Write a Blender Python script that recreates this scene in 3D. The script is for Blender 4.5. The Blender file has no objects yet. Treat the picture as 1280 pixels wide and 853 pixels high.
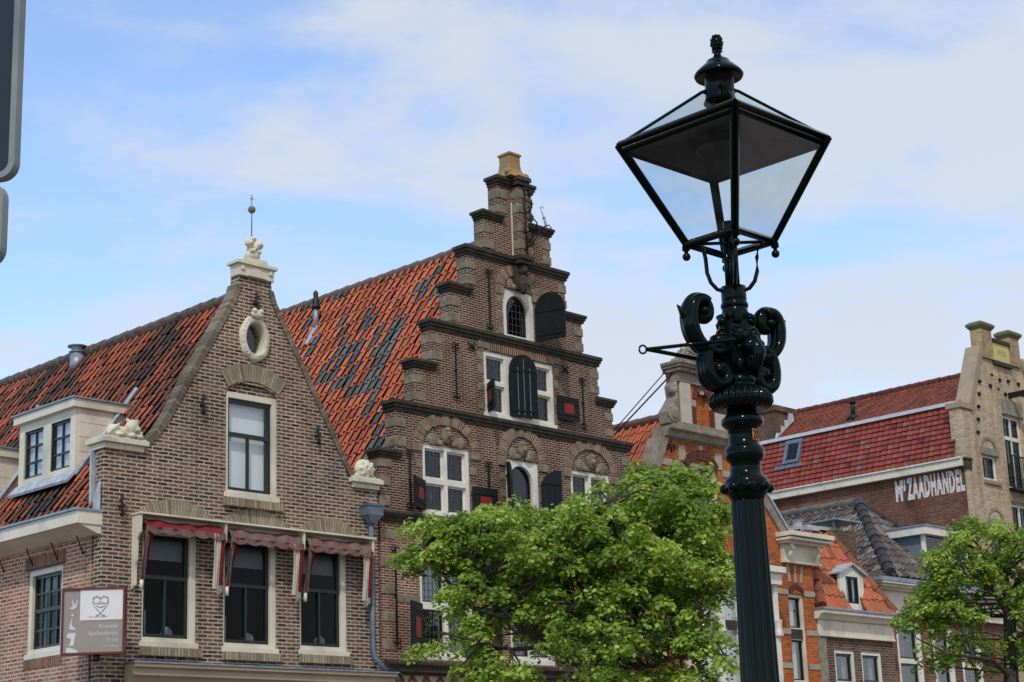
import bpy, bmesh, math, random
from math import radians, sin, cos, pi, tan, atan2, hypot
from mathutils import Vector, Matrix
from mathutils.geometry import tessellate_polygon
random.seed(7)
S = bpy.context.scene
# ------------------------------------------------------------------ camera
pitch, roll = radians(14.72), radians(-2.03)
cam_d = bpy.data.cameras.new('camera'); cam = bpy.data.objects.new('camera', cam_d)
S.collection.objects.link(cam); S.camera = cam
cam_d.sensor_width = 36; cam_d.lens = 2264 / 1280 * 36; cam_d.clip_end = 3000; cam_d.clip_start = .05
Fw = Vector((0, cos(pitch), sin(pitch))); Up = Vector((0, -sin(pitch), cos(pitch))); Rt = Vector((1, 0, 0))
R2 = Rt * cos(roll) + Up * sin(roll); U2 = Up * cos(roll) - Rt * sin(roll)
m = Matrix((R2, U2, -Fw)).transposed().to_4x4(); m.translation = Vector((0, 0, 1.6))
cam.matrix_world = m
# ------------------------------------------------------------------ world, sun, exposure
SUN_AZ, SUN_EL = 183, 47
w = bpy.data.worlds.new('World'); S.world = w; w.use_nodes = True
nt = w.node_tree; N = nt.nodes; L = nt.links; N.clear()
def nd(N, t, **k):
    n = N.new(t)
    for a, b in k.items(): setattr(n, a, b)
    return n
out = nd(N, 'ShaderNodeOutputWorld'); bg = nd(N, 'ShaderNodeBackground')
sky = nd(N, 'ShaderNodeTexSky', sky_type='NISHITA'); sky.sun_disc = False
sky.sun_elevation = radians(SUN_EL); sky.sun_rotation = radians(SUN_AZ); sky.air_density = 1.0; sky.dust_density = .4; sky.ozone_density = 2.0
tc = nd(N, 'ShaderNodeTexCoord'); sep = nd(N, 'ShaderNodeSeparateXYZ'); L.new(tc.outputs['Generated'], sep.inputs[0])
def mth(op, a, b=None, clamp=False):
    n = nd(N, 'ShaderNodeMath', operation=op, use_clamp=clamp)
    for i, q in enumerate((a, b)):
        if q is None: continue
        if isinstance(q, (int, float)): n.inputs[i].default_value = q
        else: L.new(q, n.inputs[i])
    return n.outputs[0]
zz = mth('MAXIMUM', sep.outputs[2], 0.0); den = mth('ADD', zz, .28)
cmb = nd(N, 'ShaderNodeCombineXYZ'); L.new(mth('DIVIDE', sep.outputs[0], den), cmb.inputs[0]); L.new(mth('DIVIDE', sep.outputs[1], den), cmb.inputs[1])
mp = nd(N, 'ShaderNodeMapping'); mp.inputs['Location'].default_value = (3.1, 1.7, 0); mp.inputs['Scale'].default_value = (1.4, 2.2, 1); mp.inputs['Rotation'].default_value = (0, 0, radians(-14))
L.new(cmb.outputs[0], mp.inputs[0])
n1 = nd(N, 'ShaderNodeTexNoise'); n1.inputs['Scale'].default_value = 1.7; n1.inputs['Detail'].default_value = 9; n1.inputs['Roughness'].default_value = .56; n1.inputs['Distortion'].default_value = .35
L.new(mp.outputs[0], n1.inputs['Vector'])
n2 = nd(N, 'ShaderNodeTexNoise'); n2.inputs['Scale'].default_value = 5; n2.inputs['Detail'].default_value = 6; L.new(mp.outputs[0], n2.inputs['Vector'])
base = mth('ADD', mth('ADD', n1.outputs[0], mth('MULTIPLY', mth('SUBTRACT', n2.outputs[0], .5), .18)), mth('MULTIPLY', sep.outputs[0], .30))
base = mth('ADD', base, .02)
rmp = nd(N, 'ShaderNodeMapRange', interpolation_type='SMOOTHSTEP'); rmp.inputs['From Min'].default_value = .39; rmp.inputs['From Max'].default_value = .62
rmp.inputs['To Min'].default_value = .08; rmp.inputs['To Max'].default_value = .9
L.new(base, rmp.inputs[0])
tint = nd(N, 'ShaderNodeMix', data_type='RGBA', blend_type='MULTIPLY'); tint.inputs[0].default_value = 1; tint.inputs[7].default_value = (2.25, 2.35, 2.5, 1)
L.new(sky.outputs[0], tint.inputs[6])
mix = nd(N, 'ShaderNodeMix', data_type='RGBA'); L.new(rmp.outputs[0], mix.inputs[0]); L.new(tint.outputs[2], mix.inputs[6])
mix.inputs[7].default_value = (7.0, 7.4, 8.2, 1)
L.new(mix.outputs[2], bg.inputs[0]); bg.inputs[1].default_value = .10; L.new(bg.outputs[0], out.inputs[0])
sd = bpy.data.lights.new('sun', 'SUN'); sd.energy = 2.3; sd.angle = radians(2.5); sd.color = (1, .95, .87)
sun = bpy.data.objects.new('sun', sd); S.collection.objects.link(sun)
az, el = radians(SUN_AZ), radians(SUN_EL)
sdir = Vector((sin(az) * cos(el), cos(az) * cos(el), sin(el)))
sun.rotation_euler = sdir.to_track_quat('Z', 'Y').to_euler(); sun.location = sdir * 60
S.view_settings.view_transform = 'Standard'; S.view_settings.look = 'None'; S.view_settings.exposure = 0; S.view_settings.gamma = 1

# ------------------------------------------------------------------ helpers
class Fr:
    def __init__(s, o, X, Y, Z): s.o, s.X, s.Y, s.Z = Vector(o), Vector(X), Vector(Y), Vector(Z)
    def __call__(s, x, y, z): return s.o + s.X * x + s.Y * y + s.Z * z
    def d(s, v): return s.X * v[0] + s.Y * v[1] + s.Z * v[2]
    def sub(s, x, y, z, X=(1, 0, 0), Y=(0, 1, 0), Z=(0, 0, 1)): return Fr(s(x, y, z), s.d(X), s.d(Y), s.d(Z))
    def rot(s, x, y, z, a):   # about local z, a radians, positive swings +X outward (towards -Y)
        return s.sub(x, y, z, (cos(a), -sin(a), 0), (sin(a), cos(a), 0), (0, 0, 1))
W = Fr((0, 0, 0), (1, 0, 0), (0, 1, 0), (0, 0, 1))
class MB:
    def __init__(s): s.v, s.f, s.m, s.uv, s.t, s.s, s.g, s.k, s.man = [], [], [], [], [], [], [], 0, False
    def piece(s): s.man = True; s.k += 1
    def nx(s):
        if not s.man: s.k += 1
    def face(s, F, pts, m=0, t=0, uv=None, sm=False, w=None):
        b = len(s.v); s.v += w if w else [F(*p) for p in pts]
        s.f.append(tuple(range(b, b + len(s.v) - b)))
        if uv is None:
            a = Vector(pts[1]) - Vector(pts[0]); c = Vector(pts[2]) - Vector(pts[0]); n = a.cross(c)
            ax, ay, az_ = abs(n.x), abs(n.y), abs(n.z)
            if ay >= ax and ay >= az_: uv = [(p[0], p[2]) for p in pts]
            elif ax >= az_: uv = [(p[1], p[2]) for p in pts]
            else: uv = [(p[0], p[1]) for p in pts]
        s.uv.append(uv); s.m.append(m); s.t.append(t); s.s.append(sm); s.g.append(s.k)
    def grid(s, F, rows, m=0, t=0, closed=False, cap=False, sm=True):
        """rows of local points, shared vertices"""
        b = len(s.v); n = len(rows[0])
        for r in rows: s.v += [F(*p) for p in r]
        for i in range(len(rows) - 1):
            for j in range(n if closed else n - 1):
                k = (j + 1) % n
                s.f.append((b + i * n + j, b + i * n + k, b + (i + 1) * n + k, b + (i + 1) * n + j))
                s.uv.append([(j / n, i), ((j + 1) / n, i), ((j + 1) / n, i + 1), (j / n, i + 1)]); s.m.append(m); s.t.append(t); s.s.append(sm); s.g.append(s.k)
        if cap:
            for i in (0, len(rows) - 1):
                s.f.append(tuple(b + i * n + j for j in range(n))); s.uv.append([(0, 0)] * n); s.m.append(m); s.t.append(t); s.s.append(False); s.g.append(s.k)
    def box(s, F, x0, x1, y0, y1, z0, z1, m=0, t=0):
        s.nx()
        p = [(x0, y0, z0), (x1, y0, z0), (x1, y1, z0), (x0, y1, z0), (x0, y0, z1), (x1, y0, z1), (x1, y1, z1), (x0, y1, z1)]
        for q in ((0, 1, 5, 4), (1, 2, 6, 5), (2, 3, 7, 6), (3, 0, 4, 7), (4, 5, 6, 7), (3, 2, 1, 0)): s.face(F, [p[i] for i in q], m, t)
    def prism(s, F, outer, y0, y1, holes=(), m=0, mr=None, t=0, back=True):
        """polygon in (x,z), thick from y0 to y1"""
        s.nx()
        loops = [outer] + list(holes); flat = [p for l in loops for p in l]
        tris = tessellate_polygon([[Vector((p[0], p[1], 0)) for p in l] for l in loops])
        for y in ((y0, y1) if back else (y0,)):
            for tr in tris: s.face(F, [(flat[i][0], y, flat[i][1]) for i in tr], m, t)
        for l in loops:
            for i in range(len(l)):
                a, b = l[i], l[(i + 1) % len(l)]
                s.face(F, [(a[0], y0, a[1]), (b[0], y0, b[1]), (b[0], y1, b[1]), (a[0], y1, a[1])], m if mr is None else mr, t)
    def extr(s, F, prof, x0, x1, m=0, t=0):
        """profile of (y,z) swept along x"""
        n = len(prof); s.nx()
        for i in range(n):
            a, b = prof[i], prof[(i + 1) % n]
            s.face(F, [(x0, a[0], a[1]), (x1, a[0], a[1]), (x1, b[0], b[1]), (x0, b[0], b[1])], m, t)
        for x in (x0, x1):
            for tr in tessellate_polygon([[Vector((p[0], p[1], 0)) for p in prof]]): s.face(F, [(x, prof[i][0], prof[i][1]) for i in tr], m, t)
    def tube(s, F, pts, r, n=8, m=0, t=0, flat=1.0, up=(0, 0, 1)):
        s.nx(); P = [Vector(p) for p in pts]; rs = r if isinstance(r, (list, tuple)) else [r] * len(P); rows = []
        up = Vector(up)
        for i, p in enumerate(P):
            d = (P[min(i + 1, len(P) - 1)] - P[max(i - 1, 0)]).normalized()
            a = d.cross(up)
            if a.length < .15: a = d.cross(Vector((1, 0, 0)))
            a.normalize(); b = a.cross(d).normalized()
            rows.append([tuple(p + a * cos(2 * pi * j / n) * rs[i] * flat + b * sin(2 * pi * j / n) * rs[i]) for j in range(n)])
        s.grid(F, rows, m, t, closed=True, cap=True)
    def lathe(s, F, prof, n=24, m=0, t=0, fl=0, nf=0, cx=0, cy=0):
        rows = []; s.nx()
        for q in prof:
            z, r = q[0], q[1]; f = q[2] if len(q) > 2 else fl
            rows.append([(cx + cos(2 * pi * j / n) * r * (1 + f * cos(nf * 2 * pi * j / n)), cy + sin(2 * pi * j / n) * r * (1 + f * cos(nf * 2 * pi * j / n)), z) for j in range(n)])
        s.grid(F, rows, m, t, closed=True, cap=True)
    def ball(s, F, c, r, n=10, m=0, t=0, bump=0):
        s.nx()
        if isinstance(r, (int, float)): r = (r, r, r)
        rows = []
        for i in range(n + 1):
            a = pi * i / n; row = []
            for j in range(n + 4):
                b = 2 * pi * j / (n + 4); k = 1 + bump * random.uniform(-1, 1)
                row.append((c[0] + r[0] * sin(a) * cos(b) * k, c[1] + r[1] * sin(a) * sin(b) * k, c[2] + r[2] * cos(a) * k))
            rows.append(row)
        s.grid(F, rows, m, t, closed=True, cap=True)
    def split(s, name, mats, parent=None, recalc=True, bevel=0):
        """one object per piece"""
        out = []
        for k in sorted(set(s.g)):
            q = MB(); ix = [i for i, g in enumerate(s.g) if g == k]; mp = {}
            for i in ix:
                f = []
                for v in s.f[i]:
                    if v not in mp: mp[v] = len(q.v); q.v.append(s.v[v])
                    f.append(mp[v])
                q.f.append(tuple(f)); q.uv.append(s.uv[i]); q.m.append(s.m[i]); q.t.append(s.t[i]); q.s.append(s.s[i]); q.g.append(0)
            out.append(q.build(name, mats, parent, recalc, bevel))
        return out
    def carve(s, name, mats, parent=None, vox=.016):
        o = s.build(name, mats, parent); r = o.modifiers.new('remesh', 'REMESH'); r.mode = 'VOXEL'; r.voxel_size = vox; r.use_smooth_shade = True
        k = o.modifiers.new('smooth', 'SMOOTH'); k.factor = .5; k.iterations = 1
        return o
    def build(s, name, mats, parent=None, recalc=True, bevel=0):
        if not isinstance(mats, (list, tuple)): mats = [mats]
        inv = Matrix.Identity(4)
        if parent is not None:
            p = parent; chain = Matrix.Identity(4)
            while p is not None: chain = p.matrix_basis @ chain; p = p.parent
            inv = chain.inverted()
        me = bpy.data.meshes.new(name); me.from_pydata([inv @ v for v in s.v], [], s.f)
        uvl = me.uv_layers.new(name='UVMap'); k = 0; fl = [c for u in s.uv for q in u for c in q]; uvl.data.foreach_set('uv', fl)
        me.polygons.foreach_set('material_index', s.m); me.polygons.foreach_set('use_smooth', s.s)
        at_ = me.attributes.new('tr', 'FLOAT', 'FACE'); at_.data.foreach_set('value', [float(x) for x in s.t])
        for q in mats: me.materials.append(q)
        if recalc:
            bm = bmesh.new(); bm.from_mesh(me); bmesh.ops.remove_doubles(bm, verts=bm.verts, dist=1e-5)
            bmesh.ops.recalc_face_normals(bm, faces=bm.faces); bm.to_mesh(me); bm.free()
        o = bpy.data.objects.new(name, me); S.collection.objects.link(o)
        if parent is not None: o.parent = parent
        if bevel:
            b = o.modifiers.new('bevel', 'BEVEL'); b.width = bevel; b.segments = 2; b.limit_method = 'ANGLE'
        return o
def thing(name, label, cat, loc=(0, 0, 0), group=None):
    o = bpy.data.objects.new(name, None); o.empty_display_size = .3; S.collection.objects.link(o); o.location = loc
    o['label'] = label; o['category'] = cat
    if group: o['group'] = group
    return o
def arc(cx, cz, rx, rz, a0, a1, n):
    return [(cx + rx * cos(radians(a0 + (a1 - a0) * i / n)), cz + rz * sin(radians(a0 + (a1 - a0) * i / n))) for i in range(n + 1)]
def rect(a, b, c, d): return [(a, c), (b, c), (b, d), (a, d)]
def archpoly(a, b, c, d, rise=None):
    h = (b - a) / 2; r = rise or h
    return [(a, c), (b, c)] + arc((a + b) / 2, d - r, h, r, 0, 180, 12)

# ------------------------------------------------------------------ materials
def sr(h):
    h = h.lstrip('#'); c = [int(h[i:i + 2], 16) / 255 for i in (0, 2, 4)]
    return tuple(x / 12.92 if x <= .04045 else ((x + .055) / 1.055) ** 2.4 for x in c) + (1,)
class MT:
    def __init__(s, name, rough=.8, spec=.4):
        s.mt = bpy.data.materials.new(name); s.mt.use_nodes = True; s.n = s.mt.node_tree.nodes; s.l = s.mt.node_tree.links
        s.p = s.n['Principled BSDF']; s.p.inputs['Roughness'].default_value = rough; s.p.inputs['Specular IOR Level'].default_value = spec
    def noise(s, sc, det=4, coord='Object', vec=None, rough=.6):
        t = s.n.new('ShaderNodeTexNoise'); t.inputs['Scale'].default_value = sc; t.inputs['Detail'].default_value = det; t.inputs['Roughness'].default_value = rough
        if vec is None:
            c = s.n.new('ShaderNodeTexCoord'); vec = c.outputs[coord]
        s.l.new(vec, t.inputs['Vector']); return t.outputs[0]
    def ramp(s, fac, stops, interp='LINEAR'):
        r = s.n.new('ShaderNodeValToRGB'); r.color_ramp.interpolation = interp; e = r.color_ramp.elements
        while len(e) < len(stops): e.new(.5)
        for q, (p, c) in zip(e, stops): q.position = p; q.color = c if isinstance(c, tuple) else sr(c)
        s.l.new(fac, r.inputs[0]); return r.outputs[0]
    def mix(s, f, a, b, bt='MIX'):
        n = s.n.new('ShaderNodeMix'); n.data_type = 'RGBA'; n.blend_type = bt
        for i, q in ((0, f), (6, a), (7, b)):
            if isinstance(q, (int, float)): n.inputs[i].default_value = q
            elif isinstance(q, tuple): n.inputs[i].default_value = q
            else: s.l.new(q, n.inputs[i])
        return n.outputs[2]
    def math(s, op, a, b=0, clamp=False):
        n = s.n.new('ShaderNodeMath'); n.operation = op; n.use_clamp = clamp
        for i, q in enumerate((a, b)):
            if isinstance(q, (int, float)): n.inputs[i].default_value = q
            else: s.l.new(q, n.inputs[i])
        return n.outputs[0]
    def bump(s, h, st=.3, d=.01):
        b = s.n.new('ShaderNodeBump'); b.inputs['Strength'].default_value = st; b.inputs['Distance'].default_value = d
        s.l.new(h, b.inputs['Height']); s.l.new(b.outputs[0], s.p.inputs['Normal'])
    def col(s, c):
        if isinstance(c, tuple): s.p.inputs['Base Color'].default_value = c
        else: s.l.new(c, s.p.inputs['Base Color'])
        return s.mt
def brick(name, cols, mortar, bw=.21, bh=.06, ms=.011, stain=.45, stainc='#5a4a40', off=.5, bumpd=.006, mvar='#8a7f72', warp=.004):
    M = MT(name, .9, .2); c = M.n.new('ShaderNodeTexCoord')
    # slightly wavering courses
    nz = M.n.new('ShaderNodeTexNoise'); nz.inputs['Scale'].default_value = 3.0; M.l.new(c.outputs['UV'], nz.inputs['Vector'])
    sb = M.n.new('ShaderNodeVectorMath'); sb.operation = 'SUBTRACT'; M.l.new(nz.outputs[1], sb.inputs[0]); sb.inputs[1].default_value = (.5, .5, .5)
    sc = M.n.new('ShaderNodeVectorMath'); sc.operation = 'SCALE'; M.l.new(sb.outputs[0], sc.inputs[0]); sc.inputs['Scale'].default_value = warp * 4
    nf = M.n.new('ShaderNodeTexNoise'); nf.inputs['Scale'].default_value = 40; M.l.new(c.outputs['UV'], nf.inputs['Vector'])
    sb2 = M.n.new('ShaderNodeVectorMath'); sb2.operation = 'SUBTRACT'; M.l.new(nf.outputs[1], sb2.inputs[0]); sb2.inputs[1].default_value = (.5, .5, .5)
    sc2 = M.n.new('ShaderNodeVectorMath'); sc2.operation = 'SCALE'; M.l.new(sb2.outputs[0], sc2.inputs[0]); sc2.inputs['Scale'].default_value = warp * 2
    ad = M.n.new('ShaderNodeVectorMath'); ad.operation = 'ADD'; M.l.new(c.outputs['UV'], ad.inputs[0]); M.l.new(sc.outputs[0], ad.inputs[1])
    ad2 = M.n.new('ShaderNodeVectorMath'); ad2.operation = 'ADD'; M.l.new(ad.outputs[0], ad2.inputs[0]); M.l.new(sc2.outputs[0], ad2.inputs[1])
    b = M.n.new('ShaderNodeTexBrick'); M.l.new(ad2.outputs[0], b.inputs['Vector'])
    b.offset = off; b.inputs['Scale'].default_value = 1; b.inputs['Brick Width'].default_value = bw; b.inputs['Row Height'].default_value = bh
    b.inputs['Mortar Size'].default_value = ms; b.inputs['Mortar Smooth'].default_value = .25
    b.inputs['Color1'].default_value = (0, 0, 0, 1); b.inputs['Color2'].default_value = (1, 1, 1, 1); b.inputs['Mortar'].default_value = (.5, .5, .5, 1)
    r = M.ramp(b.outputs['Color'], [(i / max(1, len(cols) - 1), q) for i, q in enumerate(cols)])
    fine = M.noise(35, 4, 'Object'); r = M.mix(.5, r, M.ramp(fine, [(.3, (.45, .45, .45, 1)), (.7, (1.5, 1.5, 1.5, 1))]), 'MULTIPLY')
    big = M.noise(.9, 5, 'Object'); bigm = M.ramp(big, [(.36, (0, 0, 0, 1)), (.72, (1, 1, 1, 1))])
    mo = M.mix(M.noise(6, 4, 'Object'), sr(mortar), sr(mvar))
    cc = M.mix(b.outputs['Fac'], r, mo)
    cc = M.mix(M.math('MULTIPLY', bigm, stain), cc, M.mix(1.0, cc, sr(stainc), 'MULTIPLY'))
    mpn = M.n.new('ShaderNodeMapping'); mpn.inputs['Scale'].default_value = (2.6, .28, 1); M.l.new(c.outputs['UV'], mpn.inputs[0])
    stk = M.noise(1.0, 6, vec=mpn.outputs[0]); cc = M.mix(.8, cc, M.ramp(stk, [(.36, (.74, .72, .70, 1)), (.5, (1, 1, 1, 1)), (.66, (1.1, 1.1, 1.08, 1))]), 'MULTIPLY')
    rep = M.noise(.45, 3, vec=c.outputs['UV']); cc = M.mix(.7, cc, M.ramp(rep, [(.38, (.88, .9, .92, 1)), (.5, (1, 1, 1, 1)), (.6, (1.12, 1.06, 1.0, 1))]), 'MULTIPLY')
    h = M.math('ADD', M.math('MULTIPLY', b.outputs['Fac'], -1), M.math('MULTIPLY', fine, .5)); M.bump(h, .8, bumpd)
    return M.col(cc)
def tilemat(name, stops, rough=.65, moss='#3d3a33', mossamt=.6, dark=None):
    M = MT(name, rough, .35); a = M.n.new('ShaderNodeAttribute'); a.attribute_name = 'tr'
    c = M.ramp(a.outputs['Fac'], stops)
    f = M.noise(22, 5); c = M.mix(.6, c, M.ramp(f, [(.3, (.5, .5, .5, 1)), (.7, (1.45, 1.45, 1.45, 1))]), 'MULTIPLY')
    b = M.ramp(M.noise(2.2, 6), [(.5, (0, 0, 0, 1)), (.68, (1, 1, 1, 1))]); c = M.mix(M.math('MULTIPLY', b, mossamt), c, sr(moss))
    M.bump(f, .35, .004); return M.col(c)
def plain(name, c, rough=.5, var=.25, sc=6, spec=.4, c2=None, bump=0, metal=0, stain=0):
    M = MT(name, rough, spec); c = sr(c) if isinstance(c, str) else c
    k = tuple(x * (1 - var) for x in c[:3]) + (1,) if c2 is None else (sr(c2) if isinstance(c2, str) else c2)
    n = M.noise(sc, 6); q = M.mix(M.ramp(n, [(.35, (0, 0, 0, 1)), (.68, (1, 1, 1, 1))]), c, k)
    if stain:
        n3 = M.noise(1.6, 8); q = M.mix(M.math('MULTIPLY', M.ramp(n3, [(.48, (0, 0, 0, 1)), (.7, (1, 1, 1, 1))]), stain), q, sr('#6b6453'))
    if bump: M.bump(M.noise(sc * 5, 4), .5, bump)
    M.p.inputs['Metallic'].default_value = metal
    return M.col(q)
def glassmat(name, tint=(.95, .97, .97), rough=.01, fr=1.45, refl=1.0, base=.015):
    mt = bpy.data.materials.new(name); mt.use_nodes = True; n = mt.node_tree.nodes; l = mt.node_tree.links; n.clear()
    o = n.new('ShaderNodeOutputMaterial'); mx = n.new('ShaderNodeMixShader'); tr = n.new('ShaderNodeBsdfTransparent'); gl = n.new('ShaderNodeBsdfGlossy')
    f = n.new('ShaderNodeFresnel'); f.inputs[0].default_value = fr; tr.inputs[0].default_value = tint + (1,); gl.inputs['Roughness'].default_value = rough
    g = n.new('ShaderNodeNewGeometry'); no = n.new('ShaderNodeTexNoise'); no.inputs['Scale'].default_value = 1.3
    bp = n.new('ShaderNodeBump'); bp.inputs['Strength'].default_value = .08; bp.inputs['Distance'].default_value = .05; l.new(no.outputs[0], bp.inputs['Height']); l.new(bp.outputs[0], gl.inputs['Normal'])
    c = n.new('ShaderNodeTexCoord'); l.new(c.outputs['Object'], no.inputs['Vector'])
    ml = n.new('ShaderNodeMath'); ml.operation = 'MULTIPLY_ADD'; ml.inputs[1].default_value = refl; ml.inputs[2].default_value = base; ml.use_clamp = True
    l.new(f.outputs[0], ml.inputs[0])
    l.new(ml.outputs[0], mx.inputs[0]); l.new(tr.outputs[0], mx.inputs[1]); l.new(gl.outputs[0], mx.inputs[2]); l.new(mx.outputs[0], o.inputs[0])
    return mt
B_left = brick('purple brown brick', ['#312825', '#4a3c36', '#5f4c43', '#6c574b', '#7a6152', '#4c3e38', '#846753'], '#c2b3a0', .2, .0615, .0125, stain=.35, mvar='#9f9080')
B_side = brick('warm side brick', ['#6b4a3e', '#8f6250', '#9c6c58', '#a87662', '#7a584a', '#b08069'], '#cdb9a2', .2, .0615, .0135, stain=.25, mvar='#b09c88')
B_step = brick('old dark brick', ['#221a18', '#352723', '#46332c', '#533a32', '#32251f', '#604438'], '#b09a88', .17, .0465, .0112, stain=.4, mvar='#8c7568', bumpd=.01)
B_steplow = brick('redder old brick', ['#43291f', '#5f3a2f', '#75483b', '#845142', '#4e332a', '#8c5848'], '#bfa994', .17, .0465, .0112, stain=.3, mvar='#9c8070', bumpd=.01)
B_orange = brick('orange brick', ['#9a4a1f', '#b3571f', '#c26526', '#a8501d', '#cc7030'], '#a5714a', .2, .06, .008, stain=.35, stainc='#8c6a52')
B_red = brick('red brown brick', ['#4d2e26', '#6d4035', '#7d4a3c', '#5c392f', '#8a5546'], '#8f7a6c', .2, .06, .010, stain=.5)
B_small = brick('brown brick', ['#45322b', '#5e463c', '#6f5347', '#4e3c34', '#7a5d4f'], '#8e8072', .2, .06, .010, stain=.3)
B_ware = brick('warehouse side brick', ['#5a372a', '#744634', '#63402f', '#824f3b', '#4d3128'], '#84695a', .22, .07, .009, stain=.75, stainc='#7d7268')
B_beige = brick('yellow beige brick', ['#a8957a', '#bca98c', '#c8b596', '#b29f82', '#cfbd9f'], '#9c8e78', .22, .07, .009, stain=.35, stainc='#b0a494')
B_arch = brick('yellow soldier brick', ['#8d826a', '#a0947a', '#aca086', '#978b70', '#7d725c'], '#6f6450', .062, .5, .010, stain=.4, off=0)
B_cop = brick('grey coping brick', ['#5e564b', '#7a7062', '#8a7e6c', '#6a6153', '#72624f'], '#4f473c', .5, .07, .010, stain=.5, off=0)
B_rope = brick('striped arch brick', ['#4a2a20', '#6b3d2d', '#7d4a38', '#5c3427', '#8c5843'], '#c0aa90', .056, .6, .014, stain=.4, off=0)
B_chim = brick('chimney brick', ['#4f382e', '#6a4c3e', '#5a4136'], '#7c6c5e', .2, .06, .009, stain=.6)
T_left = tilemat('weathered red pantiles', [(0, '#332926'), (.2, '#4f3227'), (.4, '#74402c'), (.62, '#924c31'), (.8, '#a5583a'), (1, '#6e402f')], mossamt=.5)
T_step = tilemat('orange and black pantiles', [(0, '#424344'), (.22, '#626261'), (.25, '#7c4632'), (.5, '#a45536'), (.75, '#b56544'), (1, '#935038')], mossamt=.25)
T_orange = tilemat('bright orange pantiles', [(0, '#985034'), (.5, '#b0603e'), (1, '#a0583c')], mossamt=.25)
T_small = tilemat('mossy orange pantiles', [(0, '#5f3d2a'), (.3, '#94502f'), (.6, '#ae5c3a'), (1, '#9e5435')], mossamt=.75, moss='#6e5138')
T_grey = tilemat('grey pantiles', [(0, '#34302e'), (.5, '#524b45'), (.85, '#6b6259'), (1, '#837a6e')], rough=.6, mossamt=.25, moss='#8d867c')
T_ware = tilemat('glazed dark red tiles', [(0, '#5a2a23'), (.12, '#703328'), (.5, '#803b2d'), (.9, '#8f4535'), (1, '#78534a')], rough=.3, mossamt=.06)
T_ware2 = tilemat('matt red roof tiles', [(0, '#623528'), (.5, '#7e4030'), (1, '#8f4c38')], mossamt=.25)
M_slab = plain('roof underlay', '#2a211c', .9)  # its dark colour also supplies the shadow lines in the tile gaps
M_cream = plain('cream paint', '#d3cbb6', .45, .12, 3, stain=.38, bump=.001)
M_white = plain('white paint', '#d8d4c8', .4, .1, 4, stain=.28)
M_stonec = plain('painted cream stone', '#cfc8b0', .7, .18, 9, stain=.5, bump=.006)
M_stone = plain('weathered sandstone', '#8a7d68', .9, .35, 7, c2='#5f5648', bump=.006, stain=.5)
M_stoneg = plain('grey stone', '#8f8878', .85, .3, 5, c2='#6a6458', bump=.005, stain=.3)
M_dstone = plain('dark mossy band stone', '#423b31', .9, .3, 6, c2='#28241e', bump=.006)
M_lichen = plain('lichen covered stone', '#837a60', .95, .3, 4, c2='#a8741c', bump=.01, stain=.5)
M_green = plain('dark green paint', '#16231f', .3, .15, 5)
M_black = plain('black shutter paint', '#0a0e0d', .6, .3, 5, c2='#141a18', spec=.2)
M_blackr = plain('grey green shutter paint', '#161d1e', .6, .2, 5, spec=.2)
M_redp = plain('red paint', '#7c1512', .5, .15, 8)
M_iron = plain('black wrought iron', '#0e0e0f', .55, .3, 12, bump=.002)
M_zinc = plain('zinc', '#77828c', .45, .2, 7, c2='#95a0aa', metal=.35)
M_lead = plain('lead flashing', '#8f959b', .6, .2, 7, c2='#b5b9bc')
M_pipe = plain('blue grey pipe', '#4d5a66', .45, .2, 6, c2='#67737d')
M_glass = glassmat('window glass', refl=.3); M_glassd = glassmat('dark window glass', refl=.06, base=.004); M_glassr = glassmat('old reflecting glass', refl=1.5)
M_came = plain('lead cames', '#4a4f55', .7)
M_curt = plain('white net curtain', '#dadad5', .9, .12, 12); M_blind = plain('white roller blind', '#f2f3f2', .9, .05, 3)
M_shade = plain('near-black shade colour', '#0d0b0a', .95, .3, 3); M_bcurt = plain('grey curtain', '#8f9292', .9, .35, 9)  # first one is near-black: shade of rooms and holes put into the colour
M_redc = plain('dark red curtain', '#4d1a14', .9, .3, 9)
M_fab = plain('red awning fabric', '#74171b', .85, .2, 9, bump=.002); M_fabp = plain('faded pink awning fabric', '#6f5a53', .9, .3, 9, c2='#603a38', bump=.002)
M_fabw = plain('off white awning fabric', '#b9ad9c', .9, .15, 11)
M_wood = plain('light varnish wood', '#b09a85', .5, .15, 6)
M_sandp = plain('beige paint', '#a8987f', .5, .12, 4, stain=.3)
# ------------------------------------------------------------------ frames (metres)
Xd = Vector((sin(radians(43.1)), cos(radians(43.1)), 0)); Yd = Vector((sin(radians(-44.8)), cos(radians(-44.8)), 0)); Zd = Vector((0, 0, 1))
H = Fr((-6.3228, 27.2768, 0), Xd, Yd, Zd)          # street row: x along the facades, y into the block
BH = Fr((14.5956, 58.1977, 0), Xd, Yd, Zd)         # warehouse further off
def side(F, x=0): return F.sub(x, 0, 0, (0, -1, 0), (1, 0, 0), (0, 0, 1))   # a = -y, seen from the left

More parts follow.
